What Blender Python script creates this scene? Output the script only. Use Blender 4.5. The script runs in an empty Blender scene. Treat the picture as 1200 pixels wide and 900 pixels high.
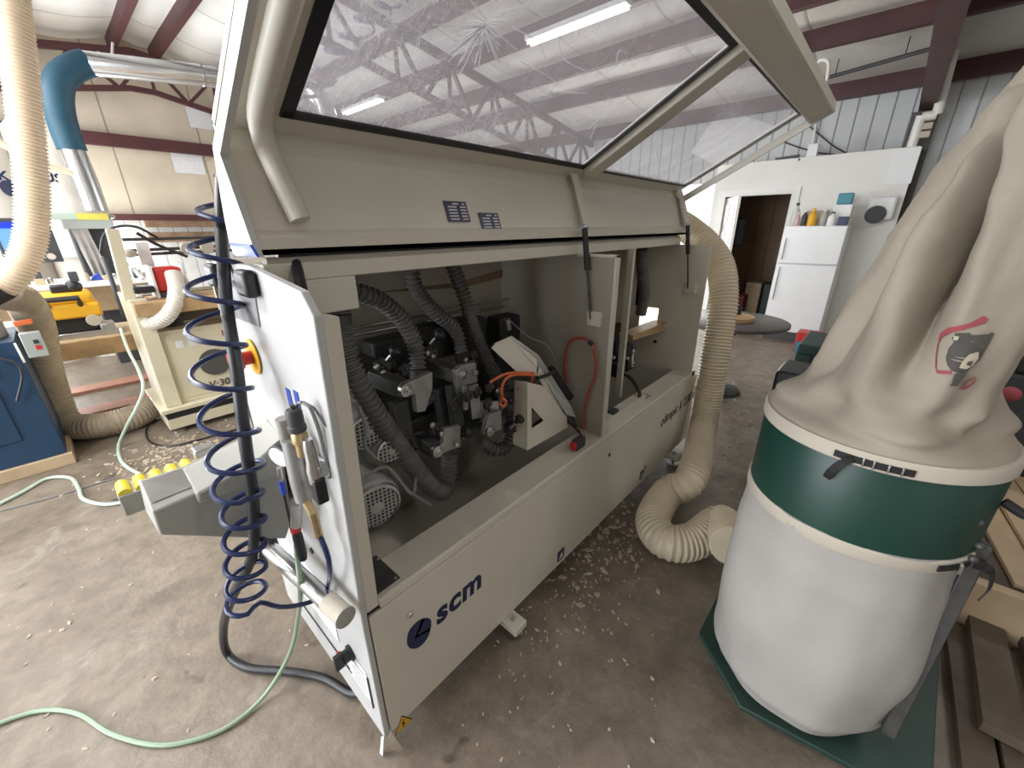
import bpy, bmesh, math, random
from mathutils import Vector, Matrix, noise
from mathutils.bvhtree import BVHTree
random.seed(7)
S = bpy.context.scene
COL = S.collection
R = math.radians

# ------------------------------------------------------------------ camera, world, light, exposure
cd = bpy.data.cameras.new('camera'); cam = bpy.data.objects.new('camera', cd); COL.objects.link(cam)
cd.sensor_fit = 'HORIZONTAL'; cd.sensor_width = 36.0; cd.lens = 36.0 * 469.1 / 1200.0
cd.clip_start = 0.02; cd.clip_end = 200
yaw, pitch, roll = R(42.052), R(-21.337), R(-0.556)
fwd = Vector((math.cos(pitch) * math.cos(yaw), math.cos(pitch) * math.sin(yaw), math.sin(pitch)))
right = fwd.cross(Vector((0, 0, 1))).normalized(); up = right.cross(fwd)
r2 = right * math.cos(roll) + up * math.sin(roll); u2 = -right * math.sin(roll) + up * math.cos(roll)
cam.matrix_world = Matrix(((r2.x, u2.x, -fwd.x, 0), (r2.y, u2.y, -fwd.y, 0), (r2.z, u2.z, -fwd.z, 1.6), (0, 0, 0, 1)))
S.camera = cam
S.view_settings.view_transform = 'Standard'; S.view_settings.look = 'None'
S.view_settings.gamma = 1.0; S.view_settings.use_curve_mapping = False
S.view_settings.exposure = 0.0
S.cycles.max_bounces = 10; S.cycles.transparent_max_bounces = 12

w = bpy.data.worlds.new('daylight'); S.world = w; w.use_nodes = True
bg = w.node_tree.nodes['Background']; bg.inputs[0].default_value = (0.80, 0.90, 1.0, 1); bg.inputs[1].default_value = 2.2

def area(name, loc, target, sx, sy, power, color):
    l = bpy.data.lights.new(name, 'AREA'); l.shape = 'RECTANGLE'; l.size = sx; l.size_y = sy
    l.energy = power; l.color = color
    o = bpy.data.objects.new(name, l); COL.objects.link(o); o.location = loc
    o.rotation_euler = (Vector(target) - Vector(loc)).to_track_quat('-Z', 'Y').to_euler()
    return o
# daylight through the roll-up doors of the shop (left wall, right wall, and behind the viewer)
area('daylight_left_door', (-4.55, 3.9, 2.0), (-.3, 3.7, .6), 6.2, 3.2, 470, (0.95, 0.975, 1.0))
area('daylight_right_door', (8.1, 4.0, 1.15), (4, 3.8, 0.5), 3.0, 2.2, 150, (1.0, 0.97, 0.90))
area('daylight_front_door', (-2.0, -5.8, 1.9), (0, 0, 1.0), 4.0, 3.2, 22, (1.0, 0.95, 0.87))

area('daylight_back_door', (-.6, 9.6, 1.0), (0, 6.5, 0.2), 3.4, 1.6, 750, (0.92, 0.96, 1.0))

# ------------------------------------------------------------------ materials
def mat(name, col, rough=0.5, metal=0.0, var=0.0, vscale=6.0, bump=0.0, bscale=60.0, emit=0.0, spec=0.5, dirt=None):
    m = bpy.data.materials.new(name); m.use_nodes = True
    nt = m.node_tree; b = nt.nodes['Principled BSDF']
    b.inputs['Roughness'].default_value = rough; b.inputs['Metallic'].default_value = metal
    b.inputs['Specular IOR Level'].default_value = spec
    c = (*col, 1); b.inputs['Base Color'].default_value = c
    tc = nt.nodes.new('ShaderNodeTexCoord')
    if var > 0:
        n = nt.nodes.new('ShaderNodeTexNoise'); n.inputs['Scale'].default_value = vscale; n.inputs['Detail'].default_value = 6
        nt.links.new(tc.outputs['Object'], n.inputs['Vector'])
        rp = nt.nodes.new('ShaderNodeValToRGB')
        d = dirt or tuple(v * (1 - var) for v in col)
        rp.color_ramp.elements[0].position = 0.35; rp.color_ramp.elements[0].color = (*d, 1)
        rp.color_ramp.elements[1].position = 0.62; rp.color_ramp.elements[1].color = c
        nt.links.new(n.outputs['Fac'], rp.inputs['Fac']); nt.links.new(rp.outputs['Color'], b.inputs['Base Color'])
    if bump > 0:
        n2 = nt.nodes.new('ShaderNodeTexNoise'); n2.inputs['Scale'].default_value = bscale; n2.inputs['Detail'].default_value = 4
        nt.links.new(tc.outputs['Object'], n2.inputs['Vector'])
        bp = nt.nodes.new('ShaderNodeBump'); bp.inputs['Strength'].default_value = bump; bp.inputs['Distance'].default_value = 0.01
        nt.links.new(n2.outputs['Fac'], bp.inputs['Height']); nt.links.new(bp.outputs['Normal'], b.inputs['Normal'])
    if emit > 0:
        b.inputs['Emission Color'].default_value = c; b.inputs['Emission Strength'].default_value = emit
    return m

M = {}
M['paint'] = mat('machine_paint', (0.66, 0.62, 0.53), 0.42, var=0.05, vscale=3)
M['paint_shaded'] = mat('machine_paint_shaded', (0.40, 0.37, 0.31), 0.5, var=0.12, vscale=4)  # shaded copy of the machine paint: interior shade put into the colour
M['paint_lt'] = mat('machine_side_paint', (0.53, 0.53, 0.525), 0.4, var=0.06, vscale=5)
M['trough'] = mat('trough_grey', (0.40, 0.40, 0.37), 0.45, var=0.06)
M['blackp'] = mat('black_plastic', (0.018, 0.018, 0.02), 0.45)
M['rubber'] = mat('black_rubber', (0.03, 0.032, 0.036), 0.6, var=0.2, vscale=20)
M['gasket'] = mat('black_gasket', (0.012, 0.013, 0.02), 0.4)
M['steel'] = mat('steel', (0.62, 0.62, 0.62), 0.28, 1.0, var=0.15, vscale=12)
M['alu'] = mat('cast_aluminium', (0.36, 0.355, 0.34), 0.45, 0.5, var=0.2, vscale=18)
M['motor'] = mat('motor_grey', (0.42, 0.415, 0.40), 0.42, 0.2, var=0.12, vscale=15)
M['darksteel'] = mat('dark_steel', (0.09, 0.088, 0.085), 0.5, 0.4, var=0.3, vscale=20)
M['soot'] = mat('dark_machinery', (0.028, 0.027, 0.026), 0.6, var=0.4, vscale=25)
M['hosegrey'] = mat('grey_hose', (0.15, 0.143, 0.135), 0.5, var=0.3, vscale=14)
M['hosebeige'] = mat('beige_hose', (0.68, 0.585, 0.43), 0.45, var=0.10, vscale=5)
M['hosewhite'] = mat('pale_hose', (0.80, 0.66, 0.50), 0.4, var=0.08, vscale=5)
M['hosedusty'] = mat('dusty_hose', (0.50, 0.42, 0.32), 0.6, var=0.2, vscale=6)
M['clearhose'] = mat('milky_hose', (0.80, 0.76, 0.68), 0.3)
M['navy'] = mat('navy_blue', (0.008, 0.018, 0.075), 0.35)
M['coil'] = mat('blue_air_hose', (0.012, 0.022, 0.085), 0.3)
M['blue'] = mat('sticker_blue', (0.03, 0.07, 0.42), 0.4)
M['white'] = mat('white', (0.80, 0.80, 0.80), 0.5)
M['paper'] = mat('paper', (0.78, 0.80, 0.84), 0.7, var=0.08, vscale=20)
M['yellow'] = mat('yellow', (0.80, 0.43, 0.025), 0.4)
M['paleyellow'] = mat('pale_yellow', (0.75, 0.66, 0.12), 0.4)
M['roller'] = mat('roller_yellow', (0.80, 0.66, 0.06), 0.4)
M['red'] = mat('red', (0.55, 0.03, 0.025), 0.4)
M['orange'] = mat('orange_tube', (0.72, 0.16, 0.05), 0.35)
M['redcord'] = mat('red_cord', (0.42, 0.07, 0.04), 0.4)
M['brass'] = mat('brass', (0.45, 0.34, 0.18), 0.4, 0.7, var=0.2, vscale=30)
M['greenhose'] = mat('green_air_hose', (0.26, 0.36, 0.25), 0.35)
M['palegreen'] = mat('pale_green_hose', (0.50, 0.62, 0.52), 0.35)
M['green'] = mat('green_drum', (0.005, 0.042, 0.030), 0.42, var=0.25, vscale=5, dirt=(0.011, 0.044, 0.034))
M['dkgreen'] = mat('dark_green', (0.02, 0.05, 0.04), 0.5, var=0.2)
M['canvas'] = mat('canvas', (0.37, 0.32, 0.255), 0.85, var=0.10, vscale=7, bump=0.15, bscale=500)
M['bagwhite'] = mat('white_bag', (0.39, 0.37, 0.35), 0.85, var=0.06, vscale=6, bump=0.15, bscale=400)
M['hem'] = mat('hem', (0.50, 0.45, 0.375), 0.85)
M['strap'] = mat('strap', (0.012, 0.012, 0.013), 0.7)
M['maroon'] = mat('red_oxide_steel', (0.085, 0.026, 0.029), 0.5, var=0.2, vscale=3)
M['drywall'] = mat('white_drywall', (0.80, 0.79, 0.75), 0.8, var=0.05, vscale=1.5)
M['trimw'] = mat('white_trim', (0.82, 0.81, 0.78), 0.5)
M['fridge'] = mat('white_enamel', (0.84, 0.85, 0.86), 0.3, var=0.03, vscale=4)
M['wood'] = mat('pine', (0.55, 0.36, 0.18), 0.6, var=0.3, vscale=8)
M['woodbrown'] = mat('brown_wood', (0.25, 0.16, 0.10), 0.65, var=0.35, vscale=6)
M['woodtan'] = mat('tan_plywood', (0.56, 0.42, 0.27), 0.6, var=0.2, vscale=5)
M['woodred'] = mat('reddish_plank', (0.42, 0.20, 0.13), 0.6, var=0.2, vscale=7)
M['bluem'] = mat('blue_machine', (0.014, 0.05, 0.11), 0.45, var=0.15, vscale=3)
M['ducttape'] = mat('blue_flex', (0.025, 0.10, 0.16), 0.55, var=0.25, vscale=5)
M['galv'] = mat('galvanised', (0.70, 0.72, 0.74), 0.24, 0.9, var=0.15, vscale=5)
M['cream'] = mat('cream_enamel', (0.70, 0.64, 0.47), 0.45, var=0.05, vscale=3)
M['olive'] = mat('olive_panel', (0.16, 0.14, 0.085), 0.6)
M['dustbag'] = mat('dust_bag', (0.66, 0.62, 0.56), 0.85, var=0.08, vscale=3)
M['screen'] = mat('screen_glass', (0.09, 0.22, 0.62), 0.2, emit=0.9)
M['screenbar'] = mat('screen_bar', (0.01, 0.03, 0.45), 0.2, emit=1.0)
M['charcoal'] = mat('charcoal', (0.05, 0.052, 0.058), 0.5)
M['greygreen'] = mat('pale_grey_metal', (0.45, 0.49, 0.47), 0.4, 0.2)
M['plastic_sheet'] = mat('clear_plastic_sheet', (0.46, 0.44, 0.42), 0.5, var=0.3, vscale=5)
M['led'] = mat('led_tube', (1.0, 0.99, 0.96), 0.3, emit=9.0)
M['pvc'] = mat('pvc', (0.76, 0.74, 0.69), 0.4)
M['rooftable'] = mat('grey_laminate', (0.11, 0.10, 0.095), 0.45, var=0.15)
M['cable'] = mat('black_cable', (0.022, 0.024, 0.028), 0.4)
M['greycable'] = mat('grey_cable', (0.22, 0.225, 0.23), 0.45)
M['photo'] = mat('grey_print', (0.34, 0.34, 0.35), 0.35, var=0.6, vscale=14)
M['emgrey'] = mat('emblem_grey', (0.085, 0.078, 0.07), 0.85)
M['emred'] = mat('emblem_red', (0.34, 0.07, 0.085), 0.85)
M['emcream'] = mat('emblem_cream', (0.50, 0.45, 0.34), 0.85)
def scratchy():
    m = bpy.data.materials.new('scratch_white'); m.use_nodes = True; nt = m.node_tree
    for n in list(nt.nodes): nt.nodes.remove(n)
    o = nt.nodes.new('ShaderNodeOutputMaterial'); mx = nt.nodes.new('ShaderNodeMixShader'); mx.inputs[0].default_value = .6
    d = nt.nodes.new('ShaderNodeBsdfDiffuse'); d.inputs[0].default_value = (.9, .9, .92, 1)
    t = nt.nodes.new('ShaderNodeBsdfTranslucent'); t.inputs[0].default_value = (.95, .95, .97, 1)
    nt.links.new(d.outputs[0], mx.inputs[1]); nt.links.new(t.outputs[0], mx.inputs[2]); nt.links.new(mx.outputs[0], o.inputs[0]); return m
M['scratch'] = scratchy()
M['inkwhite'] = mat('ink_white', (0.70, 0.70, 0.72), 0.6)
M['purple'] = mat('sticker_dark', (0.05, 0.05, 0.11), 0.4)
M['browncable'] = mat('brown_cable', (0.07, 0.03, 0.022), 0.45)
M['bottle_clear'] = mat('frosted_plastic', (0.60, 0.60, 0.56), 0.3)
M['pink'] = mat('pink_label', (0.62, 0.42, 0.42), 0.5)
M['teal'] = mat('teal', (0.03, 0.22, 0.30), 0.4)
M['chip'] = mat('wood_chip', (0.46, 0.38, 0.29), 0.8)
M['boarddark'] = mat('dark_board', (0.115, 0.085, 0.062), 0.7, var=.3, vscale=9)
M['brownwall'] = None

def node(nt, t, **kw):
    n = nt.nodes.new(t)
    for k, v in kw.items():
        if hasattr(n, k): setattr(n, k, v)
    return n
def ramp(nt, src, stops):
    r = nt.nodes.new('ShaderNodeValToRGB'); e = r.color_ramp.elements
    while len(e) < len(stops): e.new(0.5)
    for i, (p, c) in enumerate(stops):
        e[i].position = p; e[i].color = (*c, 1) if len(c) == 3 else c
    nt.links.new(src, r.inputs['Fac']); return r.outputs['Color']

# concrete floor: worn, blotched, a few dark spots and pale dust
def concrete():
    m = bpy.data.materials.new('worn_concrete'); m.use_nodes = True; nt = m.node_tree; b = nt.nodes['Principled BSDF']
    tc = node(nt, 'ShaderNodeTexCoord')
    def nz(scale, detail=6, rough=.6, dist=0.0):
        n = node(nt, 'ShaderNodeTexNoise'); n.inputs['Scale'].default_value = scale; n.inputs['Detail'].default_value = detail
        n.inputs['Roughness'].default_value = rough; n.inputs['Distortion'].default_value = dist
        nt.links.new(tc.outputs['Object'], n.inputs['Vector']); return n.outputs['Fac']
    base = ramp(nt, nz(1.1, 8, .65, .6), [(0.25, (0.155, 0.122, 0.092)), (0.5, (0.232, 0.188, 0.143)), (0.75, (0.32, 0.268, 0.21))])
    fine = ramp(nt, nz(9, 8, .7, .3), [(0.3, (0.62, 0.62, 0.62)), (0.7, (1.12, 1.12, 1.12))])
    mx = node(nt, 'ShaderNodeMix', data_type='RGBA', blend_type='MULTIPLY'); mx.inputs[0].default_value = 1
    nt.links.new(base, mx.inputs[6]); nt.links.new(fine, mx.inputs[7])
    dust = ramp(nt, nz(3.1, 10, .75, 1.2), [(0.56, (0, 0, 0)), (0.72, (1, 1, 1))])
    mx2 = node(nt, 'ShaderNodeMix', data_type='RGBA'); nt.links.new(dust, mx2.inputs[0])
    nt.links.new(mx.outputs[2], mx2.inputs[6]); mx2.inputs[7].default_value = (0.33, 0.29, 0.24, 1)
    stain = ramp(nt, nz(5.3, 3, .5, .2), [(0.24, (1, 1, 1)), (0.31, (0, 0, 0))])
    mx3 = node(nt, 'ShaderNodeMix', data_type='RGBA'); nt.links.new(stain, mx3.inputs[0])
    nt.links.new(mx2.outputs[2], mx3.inputs[6]); mx3.inputs[7].default_value = (0.05, 0.044, 0.04, 1)
    nt.links.new(mx3.outputs[2], b.inputs['Base Color'])
    rr = ramp(nt, nz(2.2, 5), [(0.3, (0.30,) * 3), (0.7, (0.62,) * 3)]); nt.links.new(rr, b.inputs['Roughness'])
    bp = node(nt, 'ShaderNodeBump'); bp.inputs['Strength'].default_value = 0.25; bp.inputs['Distance'].default_value = 0.02
    nt.links.new(nz(14, 8, .65), bp.inputs['Height']); nt.links.new(bp.outputs['Normal'], b.inputs['Normal'])
    return m
M['concrete'] = concrete()

# corrugated / seamed sheet: ridges by bump along one axis
def ribbed(name, col, axis, period, seam=0.06, dark=0.45, rough=0.5, var=.06):
    m = bpy.data.materials.new(name); m.use_nodes = True; nt = m.node_tree; b = nt.nodes['Principled BSDF']
    tc = node(nt, 'ShaderNodeTexCoord'); sp = node(nt, 'ShaderNodeSeparateXYZ'); nt.links.new(tc.outputs['Object'], sp.inputs[0])
    d = node(nt, 'ShaderNodeMath', operation='DIVIDE'); d.inputs[1].default_value = period; nt.links.new(sp.outputs[axis], d.inputs[0])
    f = node(nt, 'ShaderNodeMath', operation='FRACT'); nt.links.new(d.outputs[0], f.inputs[0])
    n = node(nt, 'ShaderNodeTexNoise'); n.inputs['Scale'].default_value = 1.7; n.inputs['Detail'].default_value = 6
    nt.links.new(tc.outputs['Object'], n.inputs['Vector'])
    c1 = ramp(nt, n.outputs['Fac'], [(0.3, tuple(v * (1 - var * 2) for v in col)), (0.7, col)])
    s = ramp(nt, f.outputs[0], [(0.0, (dark,) * 3), (seam, (1, 1, 1)), (1 - seam * .3, (1, 1, 1)), (1.0, (dark,) * 3)])
    mx = node(nt, 'ShaderNodeMix', data_type='RGBA', blend_type='MULTIPLY'); mx.inputs[0].default_value = 1
    nt.links.new(c1, mx.inputs[6]); nt.links.new(s, mx.inputs[7]); nt.links.new(mx.outputs[2], b.inputs['Base Color'])
    b.inputs['Roughness'].default_value = rough
    bp = node(nt, 'ShaderNodeBump'); bp.inputs['Strength'].default_value = 0.5; bp.inputs['Distance'].default_value = 0.02
    nt.links.new(s, bp.inputs['Height']); nt.links.new(bp.outputs['Normal'], b.inputs['Normal'])
    return m
M['corr_y'] = ribbed('corrugated_sheet', (0.58, 0.60, 0.60), 1, 0.20, 0.10, 0.35)
M['corr_x'] = ribbed('corrugated_siding', (0.66, 0.67, 0.68), 0, 0.21, 0.10, 0.45)
M['panel_x'] = ribbed('tan_insulation_board', (0.66, 0.58, 0.47), 0, 1.22, 0.02, 0.35, .7, .12)
M['brownwall'] = ribbed('brown_panelling', (0.36, 0.22, 0.125), 1, 0.25, 0.05, 0.5, .5, .2)
M['insul'] = ribbed('white_insulation', (0.82, 0.81, 0.78), 1, 1.25, 0.03, 0.55, .6, .08)

# motor fan cover with a grid of square holes
def grille(name, pitch, col):
    m = bpy.data.materials.new(name); m.use_nodes = True; nt = m.node_tree; b = nt.nodes['Principled BSDF']
    tc = node(nt, 'ShaderNodeTexCoord'); sp = node(nt, 'ShaderNodeSeparateXYZ'); nt.links.new(tc.outputs['Object'], sp.inputs[0])
    outs = []
    for ax in (0, 2):
        d = node(nt, 'ShaderNodeMath', operation='DIVIDE'); d.inputs[1].default_value = pitch; nt.links.new(sp.outputs[ax], d.inputs[0])
        f = node(nt, 'ShaderNodeMath', operation='FRACT'); nt.links.new(d.outputs[0], f.inputs[0])
        g = node(nt, 'ShaderNodeMath', operation='GREATER_THAN'); g.inputs[1].default_value = 0.38; nt.links.new(f.outputs[0], g.inputs[0]); outs.append(g.outputs[0])
    mu = node(nt, 'ShaderNodeMath', operation='MULTIPLY'); nt.links.new(outs[0], mu.inputs[0]); nt.links.new(outs[1], mu.inputs[1])
    mx = node(nt, 'ShaderNodeMix', data_type='RGBA'); nt.links.new(mu.outputs[0], mx.inputs[0])
    mx.inputs[6].default_value = (*col, 1); mx.inputs[7].default_value = (0.008, 0.008, 0.008, 1)
    nt.links.new(mx.outputs[2], b.inputs['Base Color']); b.inputs['Roughness'].default_value = .5
    return m
M['grille'] = grille('fan_grille', 0.0135, (0.36, 0.355, 0.34))

# scratched, hazy polycarbonate
def poly():
    m = bpy.data.materials.new('scratched_polycarbonate'); m.use_nodes = True; nt = m.node_tree
    for n in list(nt.nodes): nt.nodes.remove(n)
    out = node(nt, 'ShaderNodeOutputMaterial'); tc = node(nt, 'ShaderNodeTexCoord')
    tr = node(nt, 'ShaderNodeBsdfTransparent'); tr.inputs[0].default_value = (0.94, 0.94, 0.96, 1)
    gl = node(nt, 'ShaderNodeBsdfGlossy'); gl.inputs['Roughness'].default_value = 0.06
    df = node(nt, 'ShaderNodeBsdfDiffuse'); df.inputs[0].default_value = (0.80, 0.79, 0.82, 1)
    tl = node(nt, 'ShaderNodeBsdfTranslucent'); tl.inputs[0].default_value = (0.80, 0.79, 0.83, 1)
    hz = node(nt, 'ShaderNodeMixShader'); hz.inputs[0].default_value = 0.5
    nt.links.new(df.outputs[0], hz.inputs[1]); nt.links.new(tl.outputs[0], hz.inputs[2])
    fr = node(nt, 'ShaderNodeValue'); fr.outputs[0].default_value = 0.05
    m1 = node(nt, 'ShaderNodeMixShader'); nt.links.new(fr.outputs[0], m1.inputs[0]); nt.links.new(tr.outputs[0], m1.inputs[1]); nt.links.new(gl.outputs[0], m1.inputs[2])
    def nz(scale, dist, det=8, st=None, rough=.6):
        n = node(nt, 'ShaderNodeTexNoise'); n.inputs['Scale'].default_value = scale; n.inputs['Distortion'].default_value = dist
        n.inputs['Detail'].default_value = det; n.inputs['Roughness'].default_value = rough
        src = tc.outputs['Object']
        if st:
            mp = node(nt, 'ShaderNodeMapping'); mp.inputs['Scale'].default_value = st[0]; mp.inputs['Rotation'].default_value = st[1]
            nt.links.new(src, mp.inputs[0]); src = mp.outputs[0]
        nt.links.new(src, n.inputs['Vector']); return n.outputs['Fac']
    base = ramp(nt, nz(1.6, 1.6), [(0.3, (0.15,) * 3), (0.7, (0.31,) * 3)])
    sc1 = ramp(nt, nz(3.0, 2.5, 5, ((1, 5, 5), (0, 0, .5))), [(0.492, (0,) * 3), (0.5, (0.35,) * 3), (0.508, (0,) * 3)])
    sc2 = ramp(nt, nz(2.2, 3.0, 4, ((4, 1, 1), (0, 0, -.3))), [(0.49, (0,) * 3), (0.5, (0.35,) * 3), (0.51, (0,) * 3)])
    a1 = node(nt, 'ShaderNodeMath', operation='ADD'); nt.links.new(sc1, a1.inputs[0]); nt.links.new(sc2, a1.inputs[1])
    msk = ramp(nt, nz(1.6, .5, 3), [(0.52, (0,) * 3), (0.66, (1,) * 3)])
    mu = node(nt, 'ShaderNodeMath', operation='MULTIPLY'); nt.links.new(a1.outputs[0], mu.inputs[0]); nt.links.new(msk, mu.inputs[1])
    a2 = node(nt, 'ShaderNodeMath', operation='ADD', use_clamp=True); nt.links.new(base, a2.inputs[0]); nt.links.new(mu.outputs[0], a2.inputs[1])
    m2 = node(nt, 'ShaderNodeMixShader'); nt.links.new(a2.outputs[0], m2.inputs[0]); nt.links.new(m1.outputs[0], m2.inputs[1]); nt.links.new(hz.outputs[0], m2.inputs[2])
    nt.links.new(m2.outputs[0], out.inputs[0])
    return m
M['pane'] = poly()

# ------------------------------------------------------------------ builders
ORG = {}
def org(o): return ORG.get(o.name, Vector((0, 0, 0))) if o else Vector((0, 0, 0))
def V(p): return Vector(p)
def spline(pts, step=0.02, closed=False):
    P = [V(p) for p in pts]; n = len(P)
    if n < 3: return P
    out = []
    for i in range(n - 1):
        p0 = P[i - 1] if i > 0 else P[0] * 2 - P[1]
        p1, p2 = P[i], P[i + 1]
        p3 = P[i + 2] if i + 2 < n else P[-1] * 2 - P[-2]
        k = max(2, int((p2 - p1).length / step))
        for j in range(k):
            t = j / k
            out.append(0.5 * ((2 * p1) + (-p0 + p2) * t + (2 * p0 - 5 * p1 + 4 * p2 - p3) * t * t + (-p0 + 3 * p1 - 3 * p2 + p3) * t ** 3))
    out.append(P[-1]); return out
def resample(P, step):
    L = [0]
    for a, b in zip(P, P[1:]): L.append(L[-1] + (b - a).length)
    n = max(2, int(L[-1] / step)); out = []; j = 0
    for i in range(n + 1):
        s = L[-1] * i / n
        while j < len(P) - 2 and L[j + 1] < s: j += 1
        d = L[j + 1] - L[j]; out.append(P[j].lerp(P[j + 1], 0 if d == 0 else (s - L[j]) / d))
    return out

class MB:
    def __init__(s): s.v = []; s.f = []
    def add(s, vs, fs):
        b = len(s.v); s.v += [V(p) for p in vs]; s.f += [tuple(i + b for i in f) for f in fs]; return s
    def box(s, x0, x1, y0, y1, z0, z1):
        return s.add([(x0, y0, z0), (x1, y0, z0), (x1, y1, z0), (x0, y1, z0), (x0, y0, z1), (x1, y0, z1), (x1, y1, z1), (x0, y1, z1)],
                     [(0, 3, 2, 1), (4, 5, 6, 7), (0, 1, 5, 4), (1, 2, 6, 5), (2, 3, 7, 6), (3, 0, 4, 7)])
    def bar(s, a, b, w, h, up=(0, 0, 1)):
        a, b = V(a), V(b); d = (b - a).normalized(); u = V(up)
        if abs(d.dot(u)) > .98: u = Vector((0, 1, 0))
        x = d.cross(u).normalized() * w / 2; y = x.cross(d).normalized() * h / 2
        return s.add([a - x - y, a + x - y, a + x + y, a - x + y, b - x - y, b + x - y, b + x + y, b - x + y],
                     [(0, 3, 2, 1), (4, 5, 6, 7), (0, 1, 5, 4), (1, 2, 6, 5), (2, 3, 7, 6), (3, 0, 4, 7)])
    def prism(s, poly, off):
        n = len(poly); o = V(off); P = [V(p) for p in poly]
        return s.add(P + [p + o for p in P], [tuple(range(n))[::-1], tuple(range(n, 2 * n))] + [(i, (i + 1) % n, (i + 1) % n + n, i + n) for i in range(n)])
    def face(s, poly): return s.add(poly, [tuple(range(len(poly)))])
    def tube(s, path, r, n=12, cap=True, rad=None):
        P = [V(p) for p in path]; m = len(P); rings = []; prev = None
        for i in range(m):
            t = (P[min(i + 1, m - 1)] - P[max(i - 1, 0)])
            t = t.normalized() if t.length > 1e-9 else Vector((0, 0, 1))
            if prev is None:
                u = Vector((0, 0, 1)) if abs(t.z) < .9 else Vector((1, 0, 0)); x = t.cross(u).normalized()
            else:
                x = prev - t * prev.dot(t)
                x = x.normalized() if x.length > 1e-6 else t.orthogonal().normalized()
            prev = x; y = t.cross(x); rr = rad[i] if rad else r
            rings.append([P[i] + (x * math.cos(a) + y * math.sin(a)) * rr for a in (2 * math.pi * k / n for k in range(n))])
        vs = [p for rg in rings for p in rg]
        fs = [(i * n + k, i * n + (k + 1) % n, (i + 1) * n + (k + 1) % n, (i + 1) * n + k) for i in range(m - 1) for k in range(n)]
        if cap: fs += [tuple(range(n))[::-1], tuple((m - 1) * n + k for k in range(n))]
        return s.add(vs, fs)
    def hose(s, pts, r, pitch=0.012, amp=0.0025, n=18, taper=None):
        P = resample(spline(pts, 0.01), pitch / 4)
        rad = []
        for i in range(len(P)):
            ph = i % 4; k = (taper(i / len(P)) if taper else 1)
            rad.append(r * k + (amp if ph in (1, 2) else -amp))
        return s.tube(P, r, n, True, rad)
    def cyl(s, a, b, r, n=20, r2=None):
        return s.tube([a, b], r, n, True, [r, r if r2 is None else r2])
    def lathe(s, prof, c, ax=(0, 0, 1), n=28):
        c = V(c); ax = V(ax).normalized(); x = ax.orthogonal().normalized(); y = ax.cross(x); m = len(prof)
        vs = [c + ax * h + (x * math.cos(2 * math.pi * k / n) + y * math.sin(2 * math.pi * k / n)) * max(r, 1e-4) for r, h in prof for k in range(n)]
        fs = [(i * n + k, i * n + (k + 1) % n, (i + 1) * n + (k + 1) % n, (i + 1) * n + k) for i in range(m - 1) for k in range(n)]
        fs += [tuple(range(n))[::-1], tuple((m - 1) * n + k for k in range(n))]
        return s.add(vs, fs)
    def ball(s, c, r, n=12, sq=(1, 1, 1)):
        pr = [(math.sin(math.pi * i / n), -math.cos(math.pi * i / n)) for i in range(n + 1)]
        b = len(s.v); s.lathe([(a * r, h * r) for a, h in pr], (0, 0, 0), n=n * 2)
        for i in range(b, len(s.v)): s.v[i] = Vector((s.v[i].x * sq[0], s.v[i].y * sq[1], s.v[i].z * sq[2])) + V(c)
        return s
    def build(s, name, m, parent=None, smooth=True, bevel=0.0, local=False, angle=35):
        o = Vector((0, 0, 0)) if local else org(parent)
        me = bpy.data.meshes.new(name)
        me.from_pydata([tuple(p - o) for p in s.v], [], s.f)
        bm = bmesh.new(); bm.from_mesh(me); bmesh.ops.recalc_face_normals(bm, faces=bm.faces); bm.to_mesh(me); bm.free()
        me.materials.append(M[m] if isinstance(m, str) else m)
        if smooth:
            for p in me.polygons: p.use_smooth = True
            me.set_sharp_from_angle(angle=R(angle))
        ob = bpy.data.objects.new(name, me); COL.objects.link(ob)
        if parent: ob.parent = parent; ORG[ob.name] = Vector(o)
        if bevel > 0:
            md = ob.modifiers.new('edge', 'BEVEL'); md.width = bevel; md.segments = 2; md.limit_method = 'ANGLE'; md.angle_limit = R(40)
        return ob

def thing(name, label, cat, loc=(0, 0, 0), rz=0, group=None):
    o = bpy.data.objects.new(name, None); COL.objects.link(o); o.location = loc; o.rotation_euler = (0, 0, rz)
    o.empty_display_size = .1; ORG[o.name] = V(loc); o['label'] = label; o['category'] = cat
    if group: o['group'] = group
    return o
def tag(o, label, cat, group=None, kind=None):
    o['label'] = label; o['category'] = cat
    if group: o['group'] = group
    if kind: o['kind'] = kind
    return o
def struct(o): o['kind'] = 'structure'; return o
def lab(o, t): o['label'] = t; return o
def solo(mb, name, m, label, cat, group=None, kind=None, **kw):
    """a thing that is one mesh: origin moved to its own base"""
    c = Vector((0, 0, 0))
    for p in mb.v: c += p
    c /= len(mb.v); c.z = min(p.z for p in mb.v)
    for i in range(len(mb.v)): mb.v[i] = mb.v[i] - c
    o = mb.build(name, m, None, **kw); o.location = c
    return tag(o, label, cat, group, kind)
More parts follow.
